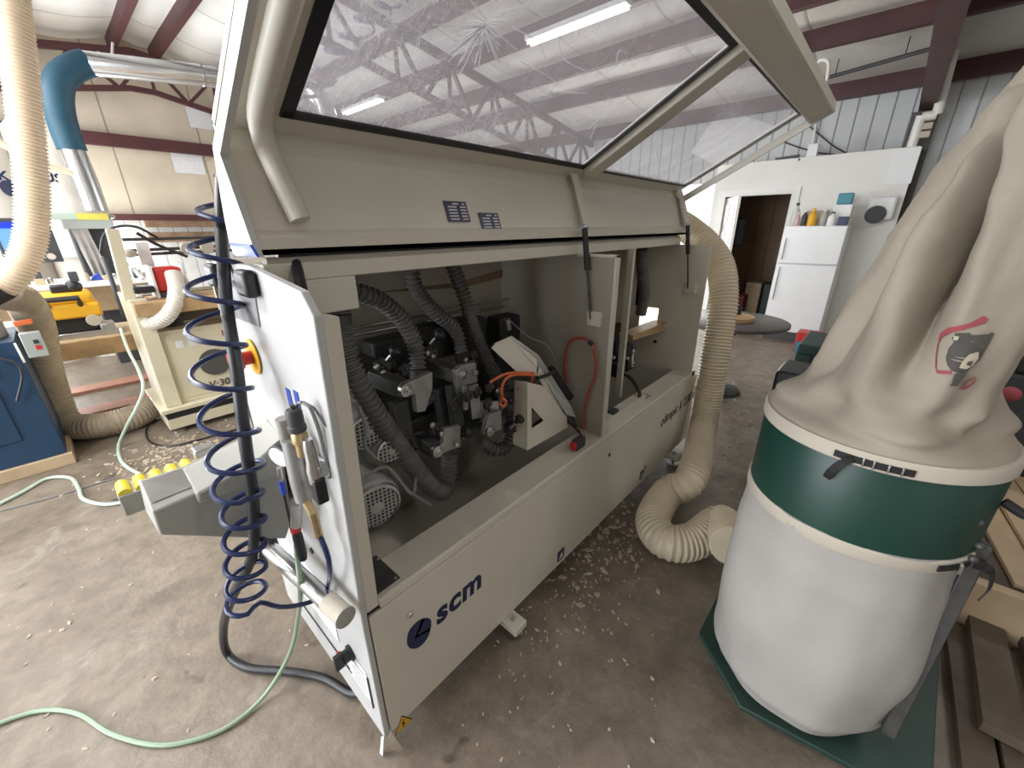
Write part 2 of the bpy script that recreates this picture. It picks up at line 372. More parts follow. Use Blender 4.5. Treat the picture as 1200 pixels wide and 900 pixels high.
def textmesh(name, body, size, m, parent, loc, xd, yd, shear=0.0, bold=0.0, depth=0.0006, align='LEFT'):
    cu = bpy.data.curves.new(name, 'FONT'); cu.body = body; cu.size = size; cu.shear = shear; cu.offset = bold; cu.extrude = depth; cu.align_x = align; cu.space_character = 1.07 if bold > .003 else 1.0
    t = bpy.data.objects.new(name + '_curve', cu); COL.objects.link(t)
    bpy.context.view_layer.update()
    me = bpy.data.meshes.new_from_object(t.evaluated_get(bpy.context.evaluated_depsgraph_get()))
    bpy.data.objects.remove(t); bpy.data.curves.remove(cu)
    x = V(xd).normalized(); y = V(yd).normalized(); z = x.cross(y).normalized(); y = z.cross(x)
    mx = Matrix(((x.x, y.x, z.x, loc[0]), (x.y, y.y, z.y, loc[1]), (x.z, y.z, z.z, loc[2]), (0, 0, 0, 1)))
    me.transform(mx); me.transform(Matrix.Translation(-org(parent)))
    me.materials.clear(); me.materials.append(M[m])
    o = bpy.data.objects.new(name, me); COL.objects.link(o); o.parent = parent; ORG[o.name] = org(parent); return o
def lerp(a, b, t): return V(a).lerp(V(b), t)

# ------------------------------------------------------------------ the building
XL, XR, YB, YF = -4.65, 8.2, 9.7, -6.0
RIDGE, RZ, SL = 1.75, 4.40, 0.15
def roofz(x): return RZ - SL * abs(x - RIDGE)
struct(MB().box(XL, XR + 2.2, YF, YB + .1, -.12, 0).build('floor', 'concrete', smooth=False))
# gable wall at the back: tan boards above, white siding below
struct(MB().face([(XL, YB, 1.8), (XR, YB, 1.8), (XR, YB, roofz(XR)), (RIDGE, YB, RZ), (XL, YB, roofz(XL))]).build('wall_back', 'panel_x', smooth=False))
struct(MB().box(XL, -2.3, YB - .03, YB + .04, 0, 1.82).box(1.1, XR, YB - .03, YB + .04, 0, 1.82).box(-2.3, 1.1, YB - .03, YB + .04, 1.7, 1.82).build('wall_back_siding', 'corr_x', smooth=False))
struct(MB().box(XL, XR, YF - .05, YF, 0, 4.4).build('wall_front', 'drywall', smooth=False))
# left wall with the open roll-up door
wl = MB(); wl.box(XL - .08, XL, YF, .8, 0, 3.6); wl.box(XL - .08, XL, 7.0, YB, 0, 3.6); wl.box(XL - .08, XL, .8, 7.0, 3.4, 3.6)
struct(wl.build('wall_left', 'drywall', smooth=False))
# eave wall (corrugated), open roll-up door beyond the machine, small office room behind a white partition
wr = MB(); wr.box(XR, XR + .06, YF, 1.9, 2.45, 3.45); wr.box(XR, XR + .06, 1.9, YB, 2.3, 3.45); wr.box(XR, XR + .06, 2.38, 2.45, 0, 2.5); wr.box(XR, XR + .06, 5.6, YB, 0, 2.3); wr.box(XR, XR + .06, YF, .02, 0, 2.45)
struct(wr.build('wall_right', 'corr_y', smooth=False))
PX = 7.65
D0, D1, DT = 1.276, 2.19, 2.03      # office doorway
pt = MB(); pt.box(PX, PX + .1, D1, 2.38, 0, 2.5); pt.box(PX, PX + .1, .02, D0, 0, 2.5); pt.box(PX, PX + .1, D0, D1, DT, 2.5)
struct(pt.build('wall_partition', 'drywall', smooth=False))
pr = MB(); pr.box(PX + .1, XR + 2.1, .02, .09, 0, 2.42); pr.box(PX + .1, XR + 2.1, 2.31, 2.38, 0, 2.42); pr.box(PX + .1, XR + 2.1, .02, 2.38, 2.42, 2.5)
struct(pr.build('wall_office_sides', 'brownwall', smooth=False))
struct(MB().box(XR + 2.0, XR + 2.1, .09, 2.31, 0, 2.42).build('wall_office_back', 'brownwall', smooth=False))
struct(MB().box(9.2, 9.25, .09, 2.31, 0, 2.42).build('wall_office_panelling', 'brownwall', smooth=False))
tr = MB()
for y0, y1, z0, z1 in ((D0 - .1, D0, 0, DT + .09), (D1, D1 + .1, 0, DT + .09), (D0, D1, DT, DT + .09)): tr.box(PX - .025, PX, y0, y1, z0, z1)
struct(tr.build('trim_1', 'trimw', smooth=False))
# the panelled door leaf, swung into the office
dl = thing('door_1', '', '', (PX + .1, D1 - .01, 0.01), R(-62)); del dl['label']; del dl['category']; dl['kind'] = 'structure'
lf = MB(); lf.box(-.02, .02, -.74, 0, 0, 2.0).build('door_leaf', 'trimw', dl, local=True, bevel=.003)
for (y0, y1) in ((-.65, -.41), (-.33, -.09)):
    for (z0, z1) in ((.2, .85), (1.0, 1.5), (1.6, 1.9)):
        MB().box(-.034, -.018, y0, y1, z0, z1).build('door_panel', 'trimw', dl, local=True, bevel=.008)
MB().lathe([(.01, 0), (.012, .03), (.026, .04), (.028, .06), (.015, .075)], (-.02, -.68, 1.0), (-1, 0, 0)).build('door_knob', 'steel', dl, local=True)
# ceiling: two slopes of white insulation blankets sagging between purlins
PUR = [-4.3, -3.3, -2.3, -1.3, -.35, .6, 1.55, 2.05, 2.95, 3.9, 4.8, 5.71, 6.58, 8.1]
def slope(xa, xb, nm):
    xs = sorted([p for p in PUR if xa < p < xb] + [xa, xb]); mb = MB(); ny = 80; rows = []
    for a, b in zip(xs, xs[1:]):
        k = 7
        for i in range(k):
            t = i / k; x = a + (b - a) * t; rows.append((x, .075 * math.sin(math.pi * t) * min(1, (b - a))))
    rows.append((xb, 0)); vs = []; fs = []
    for x, sag in rows:
        for j in range(ny + 1):
            y = YF + (YB - YF) * j / ny
            vs.append((x, y, roofz(x) - sag * (.75 + .25 * abs(math.sin(math.pi * y / 1.25))) + .012 * noise.noise((x * 2, y * 1.3, 3))))
    for i in range(len(rows) - 1):
        for j in range(ny):
            q = i * (ny + 1) + j; fs.append((q, q + 1, q + ny + 2, q + ny + 1))
    mb.add(vs, fs); return struct(mb.build(nm, 'insul'))
slope(XL, RIDGE, 'ceiling'); slope(RIDGE, XR, 'ceiling_far_slope')
for i, x in enumerate(PUR):
    z = roofz(x); m = MB()
    m.box(x - .01, x + .01, YF, YB, z - .2, z + .02); m.box(x - .045, x + .045, YF, YB, z - .21, z - .195)
    struct(m.build('trim_%d' % (i + 2), 'maroon', smooth=False))
# steel girts on the gable wall
for i, (z, h) in enumerate(((2.95, .09), (1.82, .05))):
    struct(MB().box(XL, XR, YB - .14, YB - .04, z - h, z + h).build('trim_%d' % (20 + i), 'maroon', smooth=False))
# taped patches on the boards
for (px, pz, pw, ph) in ((2.35, 3.3, .35, .35), (1.95, 2.55, .45, .45), (2.6, 2.6, .4, .5), (3.1, 2.3, .4, .4)):
    solo(MB().box(px, px + pw, YB - .02, YB - .012, pz, pz + ph), 'patch_sheet', 'paper', 'pale square patch taped on the tan wall boards', 'patch', 'pale patches on the back wall boards', smooth=False)
# scissor trusses across the shop
def truss(y, label):
    t = thing('roof_truss', label, 'truss', (RIDGE, y, 3.3), group=None)
    def top(x): return roofz(x) - .26
    def bot(x): return max(RZ - .72 - .19 * abs(x - RIDGE), 2.75)
    MB().bar((XL, y, top(XL)), (RIDGE, y, top(RIDGE)), .08, .09).bar((RIDGE, y, top(RIDGE)), (XR, y, top(XR)), .08, .09).build('top_chord', 'maroon', t, smooth=False)
    b = MB(); xs = [XL, -3.5, -2, -.2, RIDGE - .15, RIDGE + .15, 3.7, 5.5, 7, XR]
    for a, c in zip(xs, xs[1:]): b.bar((a, y, bot(a)), (c, y, bot(c)), .07, .07)
    b.build('bottom_chord', 'maroon', t, smooth=False)
    x = XL + .25; k = 0
    while x < XR - .5:
        MB().bar((x, y, bot(x)), (x + .42, y, top(x + .42)), .045, .045).build('web_brace', 'maroon', t, smooth=False)
        MB().bar((x + .42, y, top(x + .42)), (x + .84, y, bot(x + .84)), .045, .045).build('web_brace', 'maroon', t, smooth=False)
        MB().bar((x + .42, y, top(x + .42)), (x + .42, y, bot(x + .42)), .04, .04).build('web_post', 'maroon', t, smooth=False)
        x += .84
truss(9.3, 'dark red steel roof truss against the tan back wall')
truss(5.1, 'dark red steel roof truss seen through the hood window')
struct(MB().box(2.5, 8.12, -.01, .15, 2.95, 3.06).box(2.5, 8.12, .05, .09, 3.06, 3.6).build('trim_30', 'maroon', smooth=False))
struct(MB().box(8.0, 8.2, -.06, .2, 0, 2.94).build('trim_31', 'darksteel', smooth=False))

# fluorescent fixtures along the slope
def led(x, y, label, power=22, group=None):
    z = roofz(x) - .28
    t = thing('tube_light', label, 'light', (x, y, z), group=group)
    MB().box(-.07, .07, -.66, .66, 0, .05).build('housing', 'white', t, local=True, bevel=.005)
    for dx in (-.035, .035): MB().cyl((dx, -.64, -.018), (dx, .64, -.018), .016, 10).build('lamp_tube', 'led', t, local=True)
    l = bpy.data.lights.new('tube_glow', 'AREA'); l.shape = 'RECTANGLE'; l.size = .14; l.size_y = 1.28; l.energy = power; l.color = (1, .98, .95)
    o = bpy.data.objects.new('tube_glow', l); COL.objects.link(o); o.parent = t; o.location = (0, 0, -.05)
for (x, y, s) in ((4.63, 3.2, 'nearer fluorescent light seen bright through the top of the hood window'), (4.63, 7.8, 'farther fluorescent light seen through the left of the hood window')):
    led(x, y, s)
for (x, y, s, pw_) in ((-1.3, 2.3, 'added fluorescent light out of view on the left roof slope, before the nearer truss', 80), (-1.3, 4.4, 'added fluorescent light out of view on the left roof slope, close before the nearer truss', 85), (-1.0, 6.9, 'added fluorescent light out of view on the left roof slope, between the two trusses', 75), (1.2, -2.2, 'fluorescent light behind the viewer near the ridge', 18), (4.63, -2.0, 'fluorescent light behind the dust collector', 25)):  # left-slope fixtures are unseen, added to brighten the left floor
    led(x, y, s, pw_)

# ------------------------------------------------------------------ the edge banding machine
FY = .829
mc = thing('edge_banding_machine', 'long beige edge banding machine with its windowed hood raised', 'machine', (1.6, 1.2, 0))
# lower cabinet: front sheet, side, back, pit floor, ledge
MB().box(.322, 2.925, FY, FY + .014, .085, .598).build('front_panel', 'paint', mc, bevel=.004)
MB().box(.326, 2.92, FY + .014, FY + .03, .1, .62).build('panel_backing', 'soot', mc, smooth=False)
sd = MB(); X0, X1 = .300, .318
sd.prism([(X0, FY, .085), (X0, 1.60, .115), (X0, 1.58, .62), (X0, 1.42, .70), (X0, 1.36, 1.525), (X0, 1.07, 1.525), (X0, .80, 1.492), (X0, .762, 1.45), (X0, FY - .004, .64), (X0, FY, .60)], (X1 - X0, 0, 0))
sd.build('side_panel', 'paint_lt', mc, bevel=.003)
lab(MB().prism([(X0 + .018, FY, .62), (X0 + .055, FY, .62), (X0 + .055, .775, 1.44), (X0 + .018, .765, 1.452)], (0, .03, 0)).build('corner_post', 'paint', mc, bevel=.003), 'folded front edge of the side panel')
bk = MB(); bk.box(.318, 2.88, 1.50, 1.515, .1, 1.50); bk.build('back_panel', 'paint_shaded', mc, smooth=False)
MB().box(.318, 2.88, FY + .03, 1.50, .30, .315).build('pit_floor', 'paint_shaded', mc, smooth=False)
led_ = MB(); led_.box(.356, 2.80, FY, .955, .62, .640); led_.box(.435, 2.80, .945, .955, .46, .62)
led_.build('ledge', 'paint', mc, bevel=.002)
MB().box(.358, 2.80, FY - .004, FY + .012, .606, .634).build('ledge_lip', 'paint', mc, bevel=.004)
hp_ = [(0.416,0.982,0.641), (0.438,0.978,0.641), (0.439,0.847,0.641), (0.362,0.845,0.641)]
hp = MB().prism(hp_, (0, 0, .0015)).build('recess_shade_patch', 'darksteel', mc, smooth=False)  # flat dark patch paints the shade of a recess in the ledge
for q in ((0.433,0.959,0.643), (0.429,0.855,0.643)): MB().lathe([(.004, 0), (.003, .002)], q, (0, 0, 1), 10).build('recess_screw', 'steel', hp)
MB().box(.435, 2.80, .955, 1.13, .45, .46).build('pit_shelf', 'paint_shaded', mc, smooth=False)
# top beam and roof of the cabinet
MB().box(.318, 2.80, 1.03, 1.09, 1.487, 1.528).build('top_beam', 'paint', mc, bevel=.003)
MB().box(.318, 2.80, 1.09, 1.50, 1.50, 1.515).build('top_cover', 'paint_shaded', mc, smooth=False)
MB().box(.318, .532, 1.03, 1.20, 1.40, 1.487).build('hose_box', 'paint', mc, bevel=.004)
# partition, inner post and right end panel
pa = MB(); pa.prism([(1.585, .84, .64), (1.585, 1.50, .64), (1.585, 1.50, 1.487), (1.585, .84, 1.487)], (.015, 0, 0)); pa.build('partition', 'paint_shaded', mc)
MB().box(1.578, 1.612, .832, .842, .64, 1.49).box(1.578, 1.612, .832, 1.03, 1.478, 1.49).build('partition_edge', 'paint', mc, bevel=.002)
MB().box(2.075, 2.10, 1.00, 1.035, .64, 1.49).build('inner_post', 'paint', mc, bevel=.002)
MB().box(1.612, 2.075, 1.30, 1.31, .95, 1.487).build('inner_screen', 'paint_shaded', mc, smooth=False)
rp = MB(); rp.prism([(2.80, .835, .60), (2.80, .835, 1.487), (2.80, 1.12, 1.487), (2.80, 1.12, .60)], (.014, 0, 0)); rp.prism([(2.80, 1.12, .60), (2.80, 1.12, .88), (2.80, 1.5, .88), (2.80, 1.5, .60)], (.014, 0, 0)); rp.prism([(2.80, 1.26, .85), (2.80, 1.26, 1.487), (2.80, 1.5, 1.487), (2.80, 1.5, .85)], (.014, 0, 0))
rp.prism([(2.80, 1.12, 1.06), (2.80, 1.12, 1.487), (2.80, 1.3, 1.487), (2.80, 1.3, 1.06)], (.014, 0, 0))
rp.build('end_panel', 'paint', mc)
MB().box(2.806, 2.90, .845, 1.50, .10, .62).build('end_cabinet', 'paint', mc, bevel=.004)
# marks on the front
em_ = MB().prism([(0.420,0.828,0.409), (0.427,0.828,0.435), (0.437,0.828,0.446), (0.449,0.828,0.450), (0.462,0.828,0.452), (0.473,0.828,0.450), (0.489,0.828,0.444), (0.501,0.828,0.433), (0.510,0.828,0.421), (0.514,0.828,0.408), (0.511,0.828,0.384), (0.499,0.828,0.356), (0.488,0.828,0.346), (0.475,0.828,0.341), (0.460,0.828,0.341), (0.447,0.828,0.347), (0.434,0.828,0.360), (0.425,0.828,0.375), (0.420,0.828,0.393)], (0, .0008, 0)).build('emblem', 'navy', mc, smooth=False)
MB().prism([(0.447,0.828,0.393), (0.454,0.828,0.391), (0.495,0.828,0.442), (0.485,0.828,0.451)], (0, .0006, 0)).prism([(0.447,0.828,0.393), (0.453,0.828,0.397), (0.513,0.828,0.381), (0.512,0.828,0.369)], (0, .0006, 0)).build('emblem_cut', 'paint', em_, smooth=False)
textmesh('maker_lettering', 'scm', .125, 'navy', mc, (0.532,0.828,0.369), (1, 0, .02), (.0, 0, 1), shear=.12, bold=.0042)
textmesh('model_lettering', 'olimpic k 230 evo', .098, 'charcoal', mc, (2.33, FY - .0015, .398), (1, 0, .03), (0, 0, 1), shear=.2, bold=.0005)
for (a) in ((1.255,0.829,0.140), (2.129,0.829,0.146)):
    MB().box(a[0] - .026, a[0] + .026, FY - .002, FY, a[2] - .03, a[2] + .03).build('blue_sticker', 'navy', mc, smooth=False)
    MB().prism([(a[0] - .018, FY - .003, a[2] - .018), (a[0] + .018, FY - .003, a[2] - .018), (a[0] + .004, FY - .003, a[2] + .018)], (0, .0008, 0)).build('sticker_mark', 'inkwhite', mc, smooth=False)
a = (0.442,0.829,0.503); MB().lathe([(.009, 0), (.009, .004), (.006, .008), (.001, .009)], (a[0], FY, a[2]), (0, -1, 0)).build('screw', 'steel', mc)
for q in ((1.664,0.829,0.503), (2.169,0.829,0.183)): MB().cyl((q[0], FY + .002, q[2]), (q[0], FY - .002, q[2]), .010, 12).build('panel_plug', 'blackp', mc)
a = (0.365,0.829,0.084); wt = MB().prism([(a[0] - .034, FY - .0012, a[2] - .028), (a[0] + .034, FY - .0012, a[2] - .028), (a[0], FY - .0012, a[2] + .034)], (0, .001, 0)).build('warning_sticker', 'blackp', mc, smooth=False)
MB().prism([(a[0] - .029, FY - .002, a[2] - .025), (a[0] + .029, FY - .002, a[2] - .025), (a[0], FY - .002, a[2] + .028)], (0, .0008, 0)).build('sticker_face', 'yellow', wt, smooth=False)
MB().bar((a[0] + .004, FY - .003, a[2] + .012), (a[0] - .005, FY - .003, a[2] - .003), .004, .001).bar((a[0] - .005, FY - .003, a[2] - .003), (a[0] + .005, FY - .003, a[2] - .005), .004, .001).bar((a[0] + .005, FY - .003, a[2] - .005), (a[0] - .002, FY - .003, a[2] - .02), .004, .001).build('bolt_mark', 'blackp', wt, smooth=False)
# feet
for fx, fy in ((.88, .80), (2.6, .80), (.5, 1.4), (2.6, 1.4)):
    ft = MB(); ft.box(fx - .035, fx + .035, fy - .045, fy + .08, .055, .09); ft.build('levelling_foot', 'paint', mc, bevel=.004)
    MB().cyl((fx, fy, .0), (fx, fy, .018), .04, 20).cyl((fx, fy, .018), (fx, fy, .11), .01, 10).build('foot_pad', 'steel', mc)
MB().box(.34, 2.88, .95, 1.49, .085, .30).build('chassis', 'soot', mc, smooth=False)

# --- the raised hood
hd = MB()
def hoodz(y): return 1.83 + .55 * (1.09 - y)
HX0, HX1 = .318, 2.905
WIN = ((.437, 1.665), (1.79, 2.845)); WY0, WY1 = 1.075, .515
def skin(x0, x1, y0, y1):
    hd.prism([(x0, y0, hoodz(y0)), (x1, y0, hoodz(y0)), (x1, y1, hoodz(y1)), (x0, y1, hoodz(y1))], (0, .008, .014))
skin(HX0, WIN[0][0], 1.13, .43); skin(WIN[0][1], WIN[1][0], 1.13, .43); skin(WIN[1][1], HX1, 1.13, .43)
skin(WIN[0][0], WIN[0][1], 1.13, WY0); skin(WIN[1][0], WIN[1][1], 1.13, WY0); skin(WIN[0][0], WIN[0][1], WY1, .43); skin(WIN[1][0], WIN[1][1], WY1, .43)
band = [(1.13, hoodz(1.13)), (1.105, 1.765), (1.045, 1.60), (1.02, 1.585), (1.02, 1.548)]
for (ya, za), (yb, zb) in zip(band, band[1:]):
    hd.prism([(HX0, ya, za), (HX1, ya, za), (HX1, yb, zb), (HX0, yb, zb)], (0, .012, .004))
hd.build('hood', 'paint', mc)
hood = [c for c in bpy.data.objects if c.name == 'hood'][0]
MB().prism([(HX0, 1.02, 1.548), (HX1, 1.02, 1.548), (HX1, 1.16, 1.56), (HX0, 1.16, 1.56)], (0, 0, .012)).build('hinge_flange', 'paint_shaded', hood, smooth=False)
MB().box(.36, 2.78, 1.045, 1.06, 1.541, 1.549).build('hinge_gap_shade', 'gasket', mc, smooth=False)  # solid black strip paints the shade inside the hinge gap
MB().box(.33, 2.79, 1.035, 1.07, 1.526, 1.541).build('hinge_strip', 'paint_shaded', mc, smooth=False)
# side cheeks: white outside, rim towards the machine
def cheek(x, nm, m):
    c = MB(); rim = [(1.005, 1.545), (1.085, 1.748), (.385, 2.135)]; out = [(.395, 2.175), (1.125, 1.765), (1.165, 1.63), (1.175, 1.562)]
    c.prism([(x, y, z) for y, z in rim + out], (.014, 0, 0)); o = c.build(nm, m, hood); return o
cheek(.303, 'left_cheek', 'paint_lt'); cheek(2.905, 'right_cheek', 'paint')
lab(MB().prism([(0.295,1.143,1.572), (0.295,1.008,1.571), (0.295,0.977,1.548), (0.295,1.133,1.546)], (.006, 0, 0)).build('blue_corner_block', 'blue', hood, smooth=False), 'blue block at the hood corner')
fr = MB(); fr.prism([(HX0, .475, 2.098), (HX1, .475, 2.098), (HX1, .385, 2.135), (HX0, .385, 2.135)], (0, .004, .012))
fr.prism([(HX0, .475, 2.098), (HX1, .475, 2.098), (HX1, .49, hoodz(.49)), (HX0, .49, hoodz(.49))], (0, -.01, 0))
fr.prism([(HX0, .385, 2.135), (HX1, .385, 2.135), (HX1, .392, 2.185), (HX0, .392, 2.185)], (0, -.01, 0))
fr.build('front_rim', 'paint', hood)
ml = MB(); ml.prism([(1.68, WY0, hoodz(WY0) - .03), (1.775, WY0, hoodz(WY0) - .03), (1.775, .48, hoodz(.48) - .03), (1.68, .48, hoodz(.48) - .03)], (0, .012, .03)); ml.build('mullion', 'paint', hood, bevel=.004)
for i, (a, b) in enumerate(WIN):
    MB().prism([(a, WY0, hoodz(WY0)), (b, WY0, hoodz(WY0)), (b, WY1, hoodz(WY1)), (a, WY1, hoodz(WY1))], (0, .003, .005)).build('window_pane', 'pane', hood, smooth=False)
    g = MB(); wd = .024 if i == 0 else .010
    def gs(x0, x1, y0, y1): g.prism([(x0, y0, hoodz(y0) - .006), (x1, y0, hoodz(y0) - .006), (x1, y1, hoodz(y1) - .006), (x0, y1, hoodz(y1) - .006)], (0, .002, .005))
    gs(a - .004, a + wd, WY0, WY1); gs(b - wd, b + .004, WY0, WY1); gs(a, b, WY0, WY0 - wd * .8); gs(a, b, WY1 + wd * .8, WY1)
    g.build('window_gasket', 'gasket', hood, smooth=False)
wp_ = [c for c in bpy.data.objects if c.name == 'window_pane'][0]
rs = random.Random(5)
def on_pane(x, y): return Vector((x, y, hoodz(y) - .0025))
sc_ = MB()
o1 = (0.772,0.740,2.023)
for k in range(46):
    a = R(-95 + rs.gauss(0, 55)); l0 = rs.uniform(.0, .03); l1 = l0 + rs.uniform(.03, .10)
    sc_.bar(on_pane(o1[0] + .35 * math.cos(a) * l0, o1[1] - math.sin(a) * l0 + .02), on_pane(o1[0] + 1.0 * math.cos(a) * l1, o1[1] - math.sin(a) * l1 + .02), .0012 + rs.random() * .0016, .0006)
sc_.build('scratch_burst', 'scratch', hood, smooth=False)
for pts in ([(0.799,0.817,1.980), (0.809,0.839,1.968), (0.793,0.831,1.972)], [(0.838,0.746,2.019), (0.935,0.749,2.017), (1.004,0.776,2.003)], [(1.093,0.843,1.966), (1.259,0.806,1.986), (1.129,0.839,1.968)], [(1.250,0.729,2.029), (1.263,0.704,2.042), (1.272,0.691,2.050)], [(0.929,0.799,1.990), (1.093,0.813,1.982), (1.104,0.851,1.961)], [(1.431,0.908,1.930), (1.426,0.871,1.950), (1.500,0.942,1.912)], [(0.963,0.715,2.036), (1.058,0.756,2.014), (1.181,0.759,2.012)], [(1.253,0.681,2.055), (1.213,0.684,2.053), (1.244,0.709,2.039)], [(2.287,0.891,1.939), (2.386,0.967,1.898), (2.483,1.020,1.869)], [(2.045,0.941,1.912), (2.016,0.914,1.927), (2.141,0.949,1.908)]):
    MB().tube(spline([on_pane(p[0], p[1]) for p in pts], .01), .0011, 5).build('scratch', 'scratch', hood)
# stiffening ribs and gas struts
rb = MB(); rpts = spline([(.385, .47, hoodz(.47) - .012), (.385, .8, hoodz(.8) - .012), (.385, 1.02, hoodz(1.02) - .014), (.39, 1.075, 1.80), (.40, 1.07, 1.735), (.42, 1.035, 1.62)], .02)
rb.tube(rpts, .024, 14); rb.build('stiffener_tube', 'paint', hood)
for x, wv in ((1.60, .05), (2.80, .07)):
    q = MB(); prof = [(1.10, hoodz(1.10) - .006), (1.075, 1.765), (1.015, 1.60)]
    for (ya, za), (yb, zb) in zip(prof, prof[1:]): q.prism([(x, ya, za), (x + wv, ya, za), (x + wv, yb, zb), (x, yb, zb)], (0, -.008, -.002))
    q.build('stiffener_rib', 'paint', hood, bevel=.002)
def strut(top, bot, base=True, split=.45):
    s = MB().cyl(top, lerp(top, bot, split), .0125, 14).build('gas_strut', 'blackp', hood)
    MB().cyl(lerp(top, bot, split), bot, .005, 8).build('piston_rod', 'darksteel', s)
    MB().ball(top, .013, 8).bar((top[0] - .03, top[1], top[2]), (top[0] + .03, top[1], top[2]), .012, .012).build('strut_joint', 'steel', s)
    if base:
        b = V(bot); MB().box(b.x - .002, b.x + .02, b.y - .05, b.y + .02, b.z - .03, b.z + .035).build('strut_block', 'paint', s, bevel=.003)
strut((0.430,1.143,1.599), (0.360,0.947,1.457), False, .9)
strut((1.560,0.985,1.600), (1.570,0.934,1.211))
strut((2.740,0.979,1.609), (2.785,0.936,1.214))
for (a, b, c) in (((0.875,1.055,1.680), (0.968,1.055,1.686), (0.994,1.055,1.619)), ((1.012,1.055,1.648), (1.107,1.055,1.647), (1.141,1.055,1.585))):
    def by(z): return 1.045 + (z - 1.60) * .364 - .004
    x0, x1, z1, z0 = a[0], b[0], a[2], c[2]; 
    st = MB().prism([(x0, by(z1), z1), (x1, by(z1), z1), (x1, by(z0), z0), (x0, by(z0), z0)], (0, .002, 0)).build('setting_sticker', 'purple', hood, smooth=False)
    tx = MB(); hz = z1 - z0; wx = x1 - x0
    for k in range(6):
        zz = z1 - hz * (.13 + .148 * k); h2 = hz * .035
        for (u0, u1) in ((.12, .5), (.66, .92)) if k else ((.35, .62), (.78, .9)):
            tx.prism([(x0 + wx * u0, by(zz) - .0015, zz - h2), (x0 + wx * u1, by(zz) - .0015, zz - h2), (x0 + wx * u1, by(zz) - .0015, zz + h2), (x0 + wx * u0, by(zz) - .0015, zz + h2)], (0, .0008, 0))
    tx.build('sticker_marks', 'inkwhite', hood, smooth=False)

# --- inside: suction hoses
for i, (pts, r) in enumerate((
    ([(0.503,1.100,1.395), (0.497,1.100,1.303), (0.517,1.080,1.172), (0.579,1.070,1.003), (0.669,1.080,0.818), (0.752,1.100,0.670), (0.828,1.130,0.593), (0.882,1.160,0.618), (0.907,1.180,0.715)], .031),
    ([(0.611,1.300,1.421), (0.674,1.280,1.399), (0.745,1.280,1.361), (0.819,1.280,1.282), (0.857,1.270,1.181), (0.843,1.250,1.082)], .029),
    ([(0.934,1.360,1.458), (0.948,1.360,1.373), (1.023,1.350,1.274), (1.106,1.330,1.189), (1.111,1.300,1.085)], .028),
    ([(1.122,1.340,1.459), (1.166,1.330,1.333), (1.198,1.300,1.161), (1.254,1.270,1.000), (1.292,1.220,0.898), (1.261,1.150,0.804), (1.216,1.100,0.727), (1.180,1.100,0.662), (1.122,1.120,0.662), (1.087,1.160,0.702)], .028))):
    MB().hose(pts, r, .0185, .0042, 16).build('suction_hose', 'hosegrey', mc)
for pts, r in (([(0.500,1.100,1.381), (0.498,1.100,1.352)], .036), ([(0.845,1.250,1.095), (0.841,1.250,1.058)], .034), ([(1.112,1.300,1.093), (1.118,1.300,1.044)], .033)):
    MB().cyl(pts[0], pts[1], r, 20).build('hose_clamp', 'darksteel', mc)
# guide rods along the back
for (a, b) in (((0.655,1.400,1.259), (1.778,1.460,1.247)), ((0.651,1.400,1.235), (1.778,1.460,1.208))): MB().cyl(a, b, .006, 10).build('guide_rod', 'steel', mc)
a = (1.770,1.460,1.233); MB().cyl((a[0] - .01, a[1], a[2]), (a[0] + .02, a[1], a[2]), .03, 16).build('rod_bushing', 'blackp', mc)
MB().prism([(0.806,1.490,1.364), (1.294,1.490,1.358), (1.682,1.490,1.405), (1.688,1.490,1.365), (1.319,1.490,1.332)], (0, .006, 0)).build('wooden_wedge', 'woodbrown', mc, smooth=False)
# motors with fan covers
def motor(c, r, ln, tilt=(.12, 1, .06)):
    c = V(c); ax = V(tilt).normalized()
    mo = MB().lathe([(r * .99, .02), (r, .05), (r * .97, .06), (r * .97, ln * .55), (r * .85, ln * .56), (r * .85, ln)], c, ax).build('motor', 'motor', mc)
    fc = MB().lathe([(r * .80, -.004), (r * .99, .010), (r * 1.03, .022), (r * 1.03, .055), (r, .056)], c, ax).build('fan_cover', 'motor', mo)
    MB().lathe([(r * .12, -.0075), (r * .78, -.0065), (r * .82, -.003)], c, ax).build('grille', 'grille', mo)
    MB().lathe([(r * .20, -.0095), (r * .24, -.0085), (r * .24, -.004)], c, ax).build('grille_hub', 'motor', mo)
    MB().lathe([(r * .83, -.002), (r * .83, -.008), (r * .93, -.006), (r * .98, .004)], c, ax).build('cover_rim', 'steel', mo)
motor((0.520,1.080,1.011), .062, .24)
motor((0.581,1.060,0.925), .052, .20)
motor((0.488,1.030,0.771), .088, .26)
MB().tube(spline([(0.478,1.050,0.883), (0.558,1.050,0.875), (0.612,1.030,0.754), (0.646,1.050,0.747), (0.674,1.080,0.798), (0.666,1.100,0.864)], .01), .005, 8).tube(spline([(0.483,1.030,1.129), (0.491,1.020,1.061), (0.479,1.020,1.003), (0.505,1.020,0.950)], .01), .006, 8).tube(spline([(0.558,1.050,0.875), (0.613,1.030,0.761), (0.693,1.030,0.657)], .01), .005, 8).build('motor_cable', 'greycable', mc)
